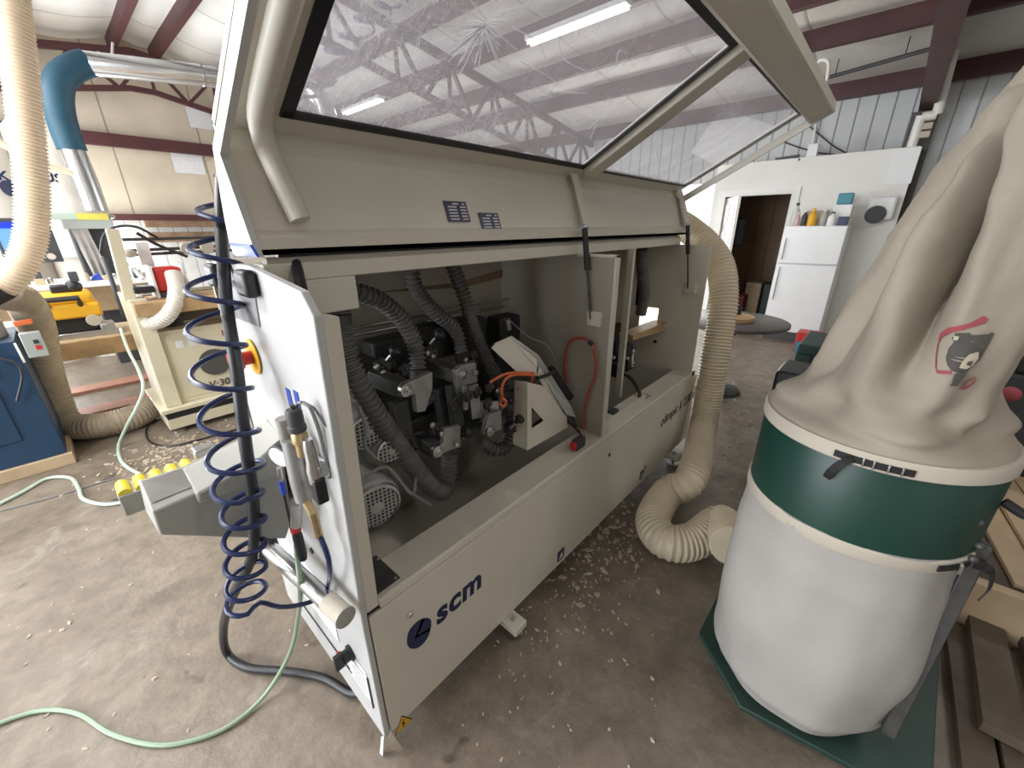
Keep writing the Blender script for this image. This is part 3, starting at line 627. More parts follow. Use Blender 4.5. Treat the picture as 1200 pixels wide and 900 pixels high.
# trimming units: dark arm, cast plate, bolt
def unit(plate, disc, arm, y, col='alu', aw=.05):
    p = [Vector(q) for q in plate]
    u = MB().prism(p, (0, .025, 0)).build('trimming_unit', col, mc, bevel=.003)
    d = V(disc); MB().lathe([(.022, .014), (.022, -.004), (.013, -.005), (.013, -.012), (.007, -.013), (.007, -.02)], d, (0, 1, 0)).build('pivot_bolt', 'steel', u)
    MB().bar(arm[0], arm[1], aw, aw * 1.1).build('unit_arm', 'darksteel', u, bevel=.004)
    return u
unit([(0.706,1.060,1.136), (0.773,1.060,1.145), (0.767,1.060,1.084), (0.730,1.060,1.013), (0.695,1.060,1.019), (0.696,1.060,1.087), (0.647,1.060,1.091), (0.645,1.060,1.122), (0.659,1.060,1.135)], (0.660,1.055,1.115), ((0.637,1.220,1.132), (0.676,1.090,1.104)), 1.06)
unit([(0.923,1.120,1.094), (0.954,1.120,1.106), (1.030,1.120,1.101), (1.035,1.120,1.016), (0.965,1.120,1.022), (0.961,1.120,0.957), (0.930,1.120,0.967), (0.927,1.120,1.044)], (0.951,1.115,1.073), ((0.910,1.300,1.096), (0.955,1.150,1.060)), 1.12)
unit([(0.789,1.040,0.927), (0.865,1.040,0.911), (0.858,1.040,0.823), (0.784,1.040,0.834), (0.737,1.040,0.834), (0.733,1.040,0.864), (0.779,1.040,0.865)], (0.747,1.035,0.856), ((0.779,1.200,0.835), (0.762,1.060,0.847)), 1.04)
unit([(1.008,1.030,0.908), (1.078,1.030,0.902), (1.075,1.030,0.816), (1.015,1.030,0.821), (0.976,1.030,0.829), (0.982,1.030,0.857)], (1.001,1.025,0.840), ((1.060,1.180,0.809), (1.025,1.050,0.829)), 1.03, aw=.035)
# carrier posts and slabs behind the plates
for (a, b, wv, m) in (((0.934,1.160,1.028), (0.930,1.140,0.848), .05, 'darksteel'), ((1.029,1.150,1.002), (1.016,1.120,0.861), .045, 'alu'), ((0.916,1.220,1.000), (0.915,1.200,0.833), .05, 'darksteel'), ((0.710,1.200,1.018), (0.707,1.180,0.868), .06, 'darksteel'), ((1.054,1.120,0.926), (1.049,1.100,0.815), .035, 'alu'), ((1.100,1.100,0.916), (1.087,1.080,0.839), .04, 'alu'), ((0.944,1.100,1.033), (0.946,1.100,0.931), .02, 'alu')):
    MB().bar(a, b, wv, wv * .7).build('carrier_post', m, mc, bevel=.003)
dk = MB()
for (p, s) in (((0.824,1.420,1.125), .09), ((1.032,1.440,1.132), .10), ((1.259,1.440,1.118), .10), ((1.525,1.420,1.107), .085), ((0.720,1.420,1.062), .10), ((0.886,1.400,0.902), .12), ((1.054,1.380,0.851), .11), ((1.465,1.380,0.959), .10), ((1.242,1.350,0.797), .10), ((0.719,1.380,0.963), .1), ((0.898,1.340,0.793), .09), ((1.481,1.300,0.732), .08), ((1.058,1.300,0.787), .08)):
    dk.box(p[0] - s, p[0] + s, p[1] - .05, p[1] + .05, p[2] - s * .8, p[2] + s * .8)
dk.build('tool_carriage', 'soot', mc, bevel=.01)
sl = MB(); sl.box(.36, 1.58, 1.36, 1.46, .86, .92); sl.build('slide_rail', 'soot', mc, bevel=.004)
for (p, r) in (((0.769,1.280,1.176), .024), ((0.994,1.300,1.193), .026), ((0.887,1.030,0.873), .02), ((1.150,1.000,0.842), .021), ((1.147,1.050,0.915), .018)):
    k = MB().lathe([(r * .4, -.02), (r * .5, -.006), (r, 0), (r * .95, .014), (r * .5, .02)], p, (.3, -.6, .7)).build('adjusting_knob', 'blackp', mc)
    MB().cyl(V(p) - Vector((.3, -.6, .7)) * .06, p, .008, 10).build('knob_stem', 'steel', k)
    MB().box(p[0] - .022, p[0] + .022, p[1] + .03, p[1] + .07, p[2] - .075, p[2] - .035).build('knob_counter', 'soot', k, bevel=.003)
vb = MB()
for p in ((0.663,1.200,1.167), (0.679,1.200,1.147), (0.920,1.280,1.134), (0.944,1.280,1.117), (0.727,1.160,1.137), (1.090,1.200,1.095), (0.776,1.100,1.025), (0.883,1.100,0.971), (0.923,1.100,0.983), (1.037,1.050,1.007), (1.001,1.030,0.951), (1.086,1.050,0.974), (0.776,1.080,0.911), (0.995,1.080,0.987), (0.932,1.060,0.998)):
    vb = MB(); vb.bar((p[0] - .018, p[1], p[2]), (p[0] + .02, p[1] + .01, p[2] + .01), .02, .03); vb.ball((p[0], p[1] - .015, p[2] + .012), .007, 6)
    vb.build('valve_fitting', 'darksteel', mc, bevel=.002)
vs = MB()
for p in ((0.635,1.180,1.173), (0.654,1.180,1.146), (0.909,1.270,1.138), (0.932,1.270,1.119), (1.025,1.180,1.100), (1.014,1.110,1.064), (1.055,1.030,0.999), (1.069,1.030,0.951), (0.765,1.030,0.923), (0.830,1.030,0.850), (0.764,1.080,0.941)):
    MB().lathe([(.011, 0), (.011, -.008), (.005, -.010)], p, (0, 1, 0), 12).build('bolt_head', 'steel', mc)
# cream guard bracket with triangular cut-out
gb = MB(); gp = [(1.122,1.020,0.731), (1.189,0.985,0.680), (1.501,0.985,0.667), (1.490,0.985,0.718), (1.186,0.985,1.065), (1.152,1.020,1.044)]
t0 = [(1.165,0.965,0.699), (1.163,0.965,1.017), (1.265,0.965,0.971), (1.458,0.965,0.755), (1.470,0.965,0.691)]
c0 = [(1.191,0.965,0.897), (1.277,0.965,0.801), (1.193,0.965,0.796)]
gb.add(t0 + c0, [(0, 7, 5, 1), (1, 5, 6), (1, 6, 2), (2, 6, 3), (3, 6, 4), (4, 6, 7), (4, 7, 0)])
gb.build('guard_plate', 'paint', mc, smooth=False)
MB().prism([(1.165,0.965,0.699), (1.163,0.965,1.017), (1.180,1.050,0.998), (1.166,1.050,0.701)], (.004, .003, 0)).build('guard_side', 'paint', mc, smooth=False)
MB().face([(1.302,1.090,0.696), (1.497,1.090,0.739), (1.619,1.090,0.584), (1.329,1.090,0.576)]).build('guard_inside', 'soot', mc, smooth=False)
ch = MB(); ch.prism([(1.099,1.100,1.149), (1.124,1.100,1.165), (1.206,1.100,1.173), (1.317,1.040,1.061), (1.293,1.020,0.997), (1.207,1.040,1.016)], (.004, .006, .0)); ch.build('inclined_channel', 'paint', mc, smooth=False)
MB().prism([(1.206,1.100,1.173), (1.222,1.100,1.174), (1.321,1.030,1.078), (1.491,0.965,0.802), (1.534,0.960,0.724), (1.458,0.965,0.764), (1.310,1.020,1.016)], (.004, .006, 0)).build('channel_flange', 'paint_lt', mc, smooth=False)
MB().prism([(1.293,1.020,0.997), (1.310,1.020,1.032), (1.454,0.990,0.830), (1.444,0.980,0.755)], (.004, .004, 0)).build('channel_web', 'paint', mc, smooth=False)
MB().bar((1.406,1.030,0.997), (1.534,1.000,0.818), .03, .03).build('black_rail', 'soot', mc)
MB().cyl((1.311,1.200,1.171), (1.300,1.200,1.220), .014, 14).build('sensor_body', 'steel', mc)
# pneumatic lines
for pts in ([(1.014,1.030,1.044), (1.051,1.010,1.063), (1.109,1.000,1.064), (1.250,1.000,1.025)], [(1.073,1.020,0.948), (1.059,1.010,1.011), (1.079,1.000,1.051), (1.145,1.000,1.047), (1.237,0.990,1.020)], [(1.168,1.020,0.971), (1.218,1.020,0.956), (1.240,1.010,0.983), (1.238,1.000,1.017)], [(1.048,1.000,0.977), (1.072,1.000,0.954), (1.057,1.000,0.937), (1.032,1.000,0.957)]):
    MB().tube(spline(pts, .01), .0055, 8).build('orange_air_line', 'orange', mc)
MB().tube(spline([(1.570,1.048,0.872), (1.570,1.063,0.977), (1.570,1.043,1.080), (1.570,0.987,1.115), (1.565,0.923,1.103), (1.560,0.889,1.037), (1.560,0.887,0.954), (1.560,0.916,0.851), (1.560,0.934,0.755), (1.560,0.933,0.661)], .01), .006, 8).build('red_cord', 'redcord', mc)
MB().cyl((1.560,0.930,1.107), (1.560,0.911,1.098), .010, 10).build('cord_tie', 'blackp', mc)
MB().tube(spline([(1.323,1.200,1.208), (1.360,1.120,1.139), (1.409,1.060,1.104), (1.464,1.050,1.027), (1.481,1.050,0.972)], .01), .003, 6).build('thin_wire', 'greycable', mc)
MB().tube(spline([(1.274,1.000,0.995), (1.321,0.990,0.996), (1.384,0.990,0.995)], .01), .008, 8).build('black_conduit', 'blackp', mc)
# limit switch on the ledge
q = (1.418,0.866,0.665)
ls = MB().box(q[0] - .035, q[0] + .035, q[1] - .016, q[1] + .016, .64, .69).build('limit_switch', 'charcoal', mc, bevel=.003)
MB().box(q[0] - .055, q[0] - .035, q[1] - .014, q[1] + .014, .65, .685).build('switch_lug', 'red', ls, bevel=.003)
MB().tube(spline([(q[0] + .03, q[1], .68), (1.549,0.950,0.645), (1.499,0.970,0.701), (1.451,0.980,0.762)], .01), .006, 8).build('switch_cable', 'browncable', ls)
MB().bar((1.505,1.000,0.810), (1.555,0.970,0.660), .02, .01).bar((1.478,1.000,0.783), (1.529,0.970,0.699), .012, .01).build('lever_arm', 'darksteel', mc)
# right compartment
MB().tube(spline([(2.250,1.162,0.720), (2.197,1.018,0.740), (2.089,0.897,0.720), (2.064,0.876,0.680), (2.009,0.877,0.650), (1.966,0.945,0.650)], .01), .011, 10).build('brown_cable_bundle', 'browncable', mc)
a = (2.022,0.914,0.640); MB().box(1.62, a[0] + .1, .86, .92, .64, .685).build('junction_box', 'paint', mc, bevel=.003)
a = (1.782,0.888,0.660); MB().box(a[0] - .03, a[0] + .03, a[1] - .02, a[1] + .02, .64, .70).build('connector_block', 'charcoal', mc, bevel=.005)
for k in range(3): MB().box(2.02, 2.24, .875 + k * .018, .881 + k * .018, .6402, .6412).build('vent_slot', 'soot', mc, smooth=False)
MB().hose([(2.426,1.120,1.471), (2.473,1.120,1.327), (2.533,1.120,1.188), (2.558,1.140,1.054)], .033, .015, .0032, 14).build('suction_hose', 'hosegrey', mc)
MB().box(2.15, 2.25, 1.18, 1.26, .95, 1.10).build('gearbox', 'alu', mc, bevel=.006)
MB().prism([(2.279,1.050,0.977), (2.777,1.050,0.971), (3.318,1.100,0.898), (3.336,1.100,0.853), (2.859,1.050,0.907), (2.287,1.050,0.943)], (0, .10, .0)).build('feed_table', 'wood', mc, bevel=.002)
lm = MB()
for p in ((2.264,1.150,0.897), (2.279,1.120,0.815), (2.301,1.100,0.859), (2.216,1.100,0.766), (2.341,1.100,0.774)): lm.box(p[0] - .05, p[0] + .05, p[1] - .03, p[1] + .04, p[2] - .045, p[2] + .045)
lm.box(1.62, 2.78, 1.32, 1.42, .66, .92)
lm.build('scraper_unit', 'soot', mc, bevel=.006)
st = MB()
for p in ((2.049,1.050,0.890), (2.259,1.030,0.882), (2.199,1.000,0.826), (2.186,1.030,0.856), (3.022,1.200,0.947)): MB().ball(p, .012, 8).build('scraper_knob', 'steel', mc)
MB().bar((2.301,1.050,0.880), (2.248,1.020,0.787), .012, .012).build('scraper_pin', 'steel', mc)
MB().box(1.75, 1.95, 1.28, 1.30, 1.02, 1.12).build('terminal_strip', 'alu', mc, bevel=.003)
MB().lathe([(.012, 0), (.012, -.01), (.006, -.012)], (2.795,1.113,0.820), (1, 0, 0), 14).build('panel_bolt', 'blackp', mc)
# white hinge strip on the end panel
MB().box(2.814, 2.835, .838, .858, .66, .88).build('end_hinge', 'white', mc, bevel=.003)

# --- left side: infeed trough, roller rail, tube, air unit, emergency stop
TY0, TY1 = 1.18, 1.36
tg = MB(); F_ = [(0.003,1.140,0.988), (0.001,1.140,0.920), (0.248,1.140,0.739), (0.276,1.140,0.791), (0.298,1.140,1.042), (0.247,1.140,0.995), (0.093,1.140,0.993)]
B_ = [(0.002,1.240,1.031), (-0.007,1.240,0.941), (0.278,1.240,0.767), (0.307,1.240,0.848), (0.325,1.240,1.052), (0.251,1.240,1.059), (0.090,1.240,1.029)]
tg.add(F_ + B_, [tuple(range(7)), tuple(range(13, 6, -1))] + [(i, i + 7, (i + 1) % 7 + 7, (i + 1) % 7) for i in range(7)])
tr_ = tg.build('infeed_trough', 'trough', mc, bevel=.004)
MB().prism([(0.088,1.130,0.996), (0.086,1.130,0.964), (0.276,1.130,0.951), (0.306,1.130,1.064), (0.231,1.130,1.023)], (-.005, .10, .032)).build('trough_cover', 'trough', tr_, bevel=.006)
def on_top(px0, px1): return lerp(px0, px1, 0)
pl_ = [lerp(lerp(B_[0], B_[6], u), lerp(F_[0], F_[6], u), t) + Vector((0, -.001, .0015)) for u, t in ((.06, .10), (.94, .10), (.94, .78), (.06, .78))]
lab(MB().prism(pl_, (0, -.0006, .001)).build('trough_plate', 'steel', tr_, smooth=False), 'bare metal plate')
rl = MB(); a, b = (-0.047,1.420,0.949), (0.145,1.420,0.965); rl.box(a[0], b[0] + .1, 1.38, 1.46, a[2] - .075, a[2] - .012); rl = rl.build('roller_rail', 'trough', mc, bevel=.003)
for i in range(5):
    x = a[0] + .016 + i * .036; MB().cyl((x, 1.385, a[2] - .012), (x, 1.455, a[2] - .012), .015, 14).build('feed_roller', 'roller', rl)
MB().box(b[0] - .01, b[0] + .05, 1.40, 1.45, b[2] - .03, b[2] + .02).build('roller_block', 'steel', rl, bevel=.006)
ta, tb = (0.257,0.817,0.680), (0.213,1.233,0.680)
tbm = MB().cyl(lerp(ta, tb, .15), tb, .0235, 20).build('support_tube', 'steel', mc)
MB().cyl(ta, lerp(ta, tb, .17), .026, 20).build('tube_sleeve', 'hem', tbm)
MB().lathe([(.026, 0), (.028, -.002), (.028, -.008), (.02, -.010)], ta, V(tb) - V(ta)).build('tube_cap', 'trough', tbm)
MB().box(tb[0] - .03, tb[0] + .03, tb[1] - .02, tb[1] + .03, .64, .72).build('tube_bracket', 'charcoal', tbm, bevel=.004)
# rotary switch with its papers
sw = MB().lathe([(.026, .0), (.026, .008), (.02, .01), (.02, .028)], (0.300,0.959,0.366), (-1, 0, 0)).build('main_switch', 'blackp', mc)
q = (0.300,0.959,0.366); MB().box(q[0] - .055, q[0] - .026, q[1] - .008, q[1] + .008, q[2] - .028, q[2] + .028).build('switch_handle', 'blackp', sw, bevel=.003)
MB().box(q[0] - .04, q[0] - .028, q[1] + .008, q[1] + .02, q[2] - .02, q[2] + .02).build('switch_flag', 'red', sw, bevel=.003)
for (y0, y1, z0, z1) in ((1.05, 1.42, .33, .56), (.87, 1.0, .22, .36)):
    MB().box(.2975, .2995, y0, y1, z0, z1).build('instruction_sheet', 'paper', mc, smooth=False)
    for k in range(4): MB().box(.2968, .2974, y0 + .02, y1 - .03, z1 - .03 - k * .03, z1 - .026 - k * .03).build('sheet_line', 'photo', mc, smooth=False)
MB().box(.2955, .2995, .99, 1.38, .235, .241).box(.2955, .2995, .865, .87, .2, .34).build('panel_groove', 'charcoal', mc, smooth=False)
MB().prism([(.297, .845, .085), (.297, .825, .11), (.285, .835, .01), (.285, .855, -.0)], (-.002, 0, 0)).build('paper_tag', 'paper', mc, smooth=False)
for q in ((0.300,0.950,0.963), (0.300,1.104,0.682)): MB().lathe([(.010, 0), (.010, .004), (.004, .006)], q, (-1, 0, 0), 12).build('panel_screw', 'darksteel', mc)
# printed plate with black latches, blue sticker, emergency stop
MB().prism([(0.297,1.281,1.481), (0.297,1.053,1.488), (0.297,1.080,1.384), (0.297,1.309,1.381)], (.003, 0, 0)).build('printed_plate', 'photo', mc, smooth=False)
for q in ((0.290,1.058,1.489), (0.290,1.305,1.491)):
    MB().box(q[0] - .02, q[0] + .01, q[1] - .04, q[1] + .03, q[2] - .03, q[2] + .03).build('black_latch', 'blackp', mc, bevel=.01)
for px in ((0.298,0.989,1.223), (0.298,0.940,1.230)): MB().box(px[0], px[0] + .002, px[1] - .012, px[1] + .012, px[2] - .025, px[2] + .025).build('arrow_sticker', 'blue', mc, smooth=False)
q = (0.297,1.191,1.287)
es = MB().lathe([(.048, 0), (.048, .003), (.044, .004)], q, (-1, 0, 0)).build('stop_plate', 'yellow', mc)
MB().lathe([(.018, .003), (.018, .025), (.026, .028), (.028, .045), (.022, .055), (.002, .058)], q, (-1, 0, 0)).build('stop_button', 'red', es)
# air preparation unit
q = (0.258,0.845,1.173); rg = MB().lathe([(.013, -.03), (.013, .0), (.017, .003), (.017, .022), (.015, .025), (.013, .04)], q, (0, 0, 1)).build('pressure_regulator', 'brass', mc)
MB().lathe([(.015, .0), (.0185, .003), (.0185, .014), (.0165, .016), (.0165, .046), (.014, .052), (.005, .053), (.005, .062)], (q[0] - .001, q[1], q[2] + .028), (0, 0, 1)).build('regulator_cap', 'charcoal', rg)
q = (0.235,0.943,1.108); ga = MB().lathe([(.008, .06), (.03, .045), (.031, .002), (.028, 0)], q, (.6, .3, .1)).build('pressure_gauge', 'charcoal', mc)
MB().lathe([(.026, -.002), (.027, .002)], q, (.6, .3, .1)).build('gauge_dial', 'white', ga)
vb_ = MB(); vb_.tube([(0.255,0.897,1.163), (0.250,0.890,1.068), (0.250,0.884,1.011)], .02, 14).lathe([(.016, 0), (.016, .06)], (0.255,0.919,1.149), (0, 0, 1)); vb_.build('valve_body', 'alu', mc)
MB().box(*[v for pr_ in zip((0.268,0.830,1.074), (0.300,0.953,1.112)) for v in (min(pr_), max(pr_))]).build('manifold_block', 'paper', mc, bevel=.004)
pf = MB(); q = (0.250,0.777,1.160); pf.lathe([(.014, -.05), (.016, -.02), (.012, .0), (.012, .03), (.009, .05)], q, (0, 0, 1)); pf.bar((q[0], q[1], q[2] - .03), (0.270,0.784,1.137), .03, .03); pf.build('shut_off_valve', 'steel', mc)
q = (0.250,0.773,1.093); MB().box(q[0] - .012, q[0] + .012, q[1] - .015, q[1] + .015, q[2] - .03, q[2] + .03).build('valve_knob', 'blackp', mc, bevel=.004)
MB().tube([(0.235,0.965,1.071), (0.235,0.975,1.025)], .006, 8).build('gauge_stem', 'steel', mc)
MB().tube([(0.235,0.976,1.032), (0.235,0.977,0.991)], .008, 8).build('blue_tag', 'blue', mc)
MB().tube([(0.240,1.000,0.985), (0.240,1.013,0.878), (0.240,1.016,0.840)], .003, 6).build('thin_black_line', 'blackp', mc)
MB().tube(spline([(0.262,0.856,1.243), (0.270,0.844,1.263), (0.280,0.819,1.259), (0.290,0.820,1.198), (0.295,0.830,1.128), (0.297,0.837,1.067)], .01), .004, 8).tube(spline([(0.270,0.833,1.269), (0.290,0.822,1.251), (0.298,0.804,1.210)], .01), .003, 8).build('air_unit_cable', 'greycable', mc)
MB().tube([(0.250,0.877,1.015), (0.250,0.850,0.992), (0.260,0.875,0.901)], .010, 10).build('brass_elbow', 'brass', mc)
MB().tube([(0.250,0.954,0.968), (0.250,1.005,0.868)], .014, 12).build('quick_coupler', 'steel', mc)

# ------------------------------------------------------------------ hoses and cables at the left end
mb = MB().tube(spline([(.75, 1.80, roofz(.75) - .05), (.62, 1.66, 3.0), (0.633,1.632,2.169), (0.444,1.433,1.863), (0.340,1.286,1.684), (0.266,1.170,1.446), (0.229,1.076,1.302), (0.198,1.041,1.123), (0.180,1.045,0.958), (0.153,1.089,0.782), (0.095,1.246,0.555), (0.063,1.499,0.239), (0.049,1.585,0.035), (0.085,1.474,0.020), (0.189,1.332,0.020), (0.265,1.209,0.020), (0.304,1.085,0.025), (.345, 1.02, .05)], .02), .0145, 12)
solo(mb, 'power_cable', 'cable', 'thick black power cable hanging down the left end of the beige machine', 'cable')
# coiled blue air hose
cen = spline([(1.45, 2.35, roofz(1.45) - .05), (1.42, 2.32, 3.5), (1.485,2.011,2.742), (1.212,1.955,2.431), (1.044,1.880,2.277), (0.887,1.792,2.131), (0.710,1.654,2.007), (0.493,1.438,1.807), (0.336,1.287,1.641), (0.253,1.193,1.466), (0.203,1.101,1.303), (0.183,1.064,1.167), (0.162,1.048,0.992), (0.139,1.051,0.845), (0.107,1.075,0.658)], .01)
L = [0]
for p, q in zip(cen, cen[1:]): L.append(L[-1] + (q - p).length)
pts = []; ph = 0
for i, p in enumerate(cen):
    t = L[i] / L[-1]; z_ = p.z
    rr = .040 if z_ < .62 else (.046 if z_ < 1.0 else .056)
    pit = .14 if z_ > 1.62 else (.105 if z_ > 1.1 else (.075 if z_ > .68 else .040))
    if i: 
        for k in range(8):
            f = k / 8; ph += 2 * math.pi * (L[i] - L[i - 1]) / 8 / pit; c = cen[i - 1].lerp(p, f)
            pts.append(c + Vector((math.cos(ph) * rr, math.sin(ph) * rr, 0)))
pts = pts[::2]
tail = spline([pts[-1], (0.132,1.052,0.654), (0.169,1.036,0.617), (0.218,1.007,0.606), (0.270,1.001,0.598), (0.265,0.893,0.740), (0.260,0.846,0.848), (0.260,0.866,0.902)], .015)
solo(MB().tube(pts + tail[1:], .0065, 8), 'coiled_air_hose', 'coil', 'dark blue coiled air hose hanging beside the black cable', 'air hose')
# pale green air hose from the quick coupler to the floor
gm = spline([(0.250,1.019,0.840), (0.240,1.029,0.757), (0.220,0.999,0.669), (0.245,1.226,0.360), (0.199,1.285,0.160), (0.093,1.305,0.030), (-0.019,1.305,0.012), (-0.118,1.352,0.010), (-0.206,1.433,0.010), (-0.297,1.583,0.010), (-0.361,1.739,0.010), (-0.431,1.843,0.010), (-0.512,1.902,0.010), (-0.663,1.951,0.010)], .02)
gh = solo(MB().tube(gm, .0075, 8), 'green_air_hose', 'greenhose', 'thin green air hose curving over the floor to the machine end', 'air hose')
gp0 = V(gm[0]) - gh.location
o_ = gh.location.copy(); ORG[gh.name] = o_
MB().lathe([(.010, -.10), (.013, -.08), (.013, -.02), (.011, .0)], gm[0], (0, 0, 1)).build('coupler_grip', 'blackp', gh)
MB().lathe([(.0135, .0), (.0135, .018)], gm[0], (0, 0, 1)).build('coupler_ring', 'red', gh)

# ------------------------------------------------------------------ dust collector with the green drum
DX, DY = 1.3755, -.0829
dc = thing('dust_collector', 'dust collector with green drum between a white lower bag and a tan upper bag', 'dust collector', (DX, DY, 0))
bp_ = [(1.310,0.204,0.090), (1.131,0.012,0.090), (1.175,-0.285,0.090), (1.258,-0.451,0.090), (1.9,-.50,.09), (1.95,.20,.09)]
bx = MB().prism(bp_, (0, 0, .02))
bx.build('base_plate', 'dkgreen', dc, bevel=.004)
for cx_, cy_ in ((1.33, .12), (1.83, .14), (1.85, -.46), (1.33, -.42)):
    MB().cyl((cx_ - .015, cy_, .032), (cx_ + .015, cy_, .032), .032, 18).build('caster_wheel', 'blackp', dc)
def wob(p, a, s, k): return a * noise.noise((p[0] * s + k, p[1] * s, p[2] * s * .6))
def bag(name, m, rows, nth, rfun, cfun, parent):
    vs = []; fs = []
    for z in rows:
        cx_, cy_ = cfun(z)
        for k in range(nth):
            th = 2 * math.pi * k / nth; r_ = rfun(z, th)
            vs.append((cx_ + r_ * math.cos(th), cy_ + r_ * math.sin(th), z))
    n = len(rows)
    for i in range(n - 1):
        for k in range(nth): fs.append((i * nth + k, i * nth + (k + 1) % nth, (i + 1) * nth + (k + 1) % nth, (i + 1) * nth + k))
    fs += [tuple(range(nth))[::-1], tuple((n - 1) * nth + k for k in range(nth))]
    return MB().add(vs, fs).build(name, m, parent, angle=80)
def interp(tab, z):
    for (a, ra), (b, rb_) in zip(tab, tab[1:]):
        if z <= b:
            t = max(0, (z - a) / (b - a)); t = t * t * (3 - 2 * t); return ra + (rb_ - ra) * t
    return tab[-1][1]
low = [(.11, .17), (.14, .225), (.22, .255), (.45, .272), (.70, .262), (.80, .253), (.875, .252)]
lowbag = bag('lower_bag', 'bagwhite', [.105 + .0128 * i for i in range(61)], 96,
             lambda z, th: interp(low, z) + wob((math.cos(th), math.sin(th), z * 2.2), .012, 2.4, 5) + .003 * math.sin(th * 7 + z * 9), lambda z: (DX, DY), dc)
MB().lathe([(.256, .835), (.259, .84), (.259, .868), (.256, .872), (.250, .872)], (DX, DY, 0), n=72).build('bag_hem', 'hem', lowbag)
dr = MB().lathe([(.250, .86), (.2535, .862), (.2535, 1.085), (.250, 1.09)], (DX, DY, 0), n=96).build('drum', 'green', dc)
MB().lathe([(.254, 1.078), (.259, 1.082), (.259, 1.112), (.255, 1.118), (.245, 1.116)], (DX, DY, 0), n=96).build('upper_hem', 'hem', dc)
# upper bag: half empty, creased cloth hanging from above
upt = [(1.10, .250), (1.118, .246), (1.15, .215), (1.20, .190), (1.28, .178), (1.40, .172), (1.55, .158), (1.70, .125), (1.80, .105), (1.93, .085), (2.05, .07)]
THC = math.pi - R(3.45)                      # towards the viewer
def upc(z):
    t = max(0, (z - 1.15) / .8); return (DX + .02 * t, DY - .135 * t ** 1.2 - .012 * math.sin(t * 5))
def upr(z, th):
    r_ = interp(upt, z); t = max(0.0, min(1, (z - 1.13) / .82))
    d = (th - THC + math.pi) % (2 * math.pi) - math.pi       # >0 goes towards the right of the viewer
    s_ = min(1, max(0, (z - 1.12) / .12))
    # deep crease between the two lobes
    sl_ = interp([(1.2, .0), (1.32, -.008), (1.46, -.032), (1.56, -.044), (1.68, -.060), (1.80, -.078), (1.90, -.088), (2.05, -.09)], z)
    dd_ = r_ * math.sin(d) - sl_; wd_ = .010 + .026 * max(0, (1.75 - z)) / .5
    cr = (math.exp(-(dd_ / wd_) ** 2) * .15 * min(1, max(0, (z - 1.20) / .25)) if abs(d) < 1.6 else 0)
    cr -= (.020 * math.exp(-((dd_ + .055) / .04) ** 2) + .022 * math.exp(-((dd_ - .055) / .045) ** 2)) * s_ if abs(d) < 1.6 else 0
    cr2 = math.exp(-((d + 1.05) / .22) ** 2) * .030 * s_
    cr3 = math.exp(-((d - 1.25) / .28) ** 2) * .035 * s_
    folds = .010 * math.sin(d * 5 + 6 * t + 1.3) * s_ + .012 * wob((math.cos(th) * 1.2, math.sin(th) * 1.2, z * 2), 1, 3.2, 11) * s_
    low_ = .040 * math.exp(-((z - 1.165) / .03) ** 2) * math.sin(d * 4 + .6) + .018 * math.exp(-((z - 1.20) / .03) ** 2) * math.sin(d * 7 + 2)
    seam = .004 * math.exp(-((z - 1.655 - .05 * d) / .006) ** 2)
    return max(.02, r_ - cr * min(1, r_ / .15) - cr2 - cr3 + folds + low_ * .8 + seam)
upbag = bag('upper_bag', 'canvas', [1.10 + .0068 * i for i in range(141)], 260, upr, upc, dc)
# emblem printed on the upper bag: bear head with red strokes, laid onto the cloth
bvh = BVHTree.FromPolygons([v.co + ORG[dc.name] for v in upbag.data.vertices], [tuple(p.vertices) for p in upbag.data.polygons])
def decal(name, m, px, off=.003, sub=6):
    """outline given as (sideways, height) on the cloth facing the viewer side; pressed onto the bag along the horizontal"""
    n = Vector((math.cos(R(-9)), math.sin(R(-9)), -.06)).normalized(); side = Vector((n.y, -n.x, 0)).normalized()
    P = []
    for (ua, za), (ub, zb) in zip(px, px[1:] + px[:1]):
        for k in range(sub): P.append((ua + (ub - ua) * k / sub, za + (zb - za) * k / sub))
    bm = bmesh.new(); vs = [bm.verts.new((u, z, 0)) for u, z in P]; f = bm.faces.new(vs)
    bmesh.ops.triangulate(bm, faces=[f]); 
    for _ in range(4): bmesh.ops.subdivide_edges(bm, edges=[e for e in bm.edges if e.calc_length() > .006], cuts=1)
    mb = MB(); out = []
    for v in bm.verts:
        o = Vector((0.35, -.06, v.co.y)) + side * v.co.x - Vector((0, 0, .06)) * 0; o.z = v.co.y
        hit = bvh.ray_cast(o, Vector((n.x, n.y, 0)).normalized(), 3)
        out.append((hit[0] + hit[1] * (off if hit[1].dot(n) < 0 else -off)) if hit[0] else o + n * .9)
    bm.verts.index_update(); mb.add(out, [tuple(v.index for v in fc.verts) for fc in bm.faces]); bm.free()
    return mb.build(name, m, upbag, angle=80)
def E_(pts): return [(x / 6.43 + 1060, y / 6.43 + 340) for x, y in pts]
decal('bear_head', 'emgrey', [(-0.0525,1.3368), (-0.0540,1.3566), (-0.0505,1.3715), (-0.0550,1.3776), (-0.0528,1.3906), (-0.0370,1.3936), (-0.0330,1.3890), (-0.0127,1.3929), (-0.0089,1.3976), (-0.0053,1.3944), (-0.0072,1.3671), (-0.0099,1.3390), (-0.0164,1.3231), (-0.0221,1.3101), (-0.0386,1.3142), (-0.0470,1.3238)])
decal('bear_ear', 'emcream', [(-0.0532,1.3850), (-0.0465,1.3849), (-0.0462,1.3766), (-0.0507,1.3757)], .0060, 3)
decal('bear_muzzle', 'emcream', [(-0.0171,1.3580), (-0.0140,1.3435), (-0.0179,1.3284), (-0.0234,1.3212), (-0.0311,1.3220), (-0.0306,1.3337), (-0.0263,1.3517)], .0060, 4)
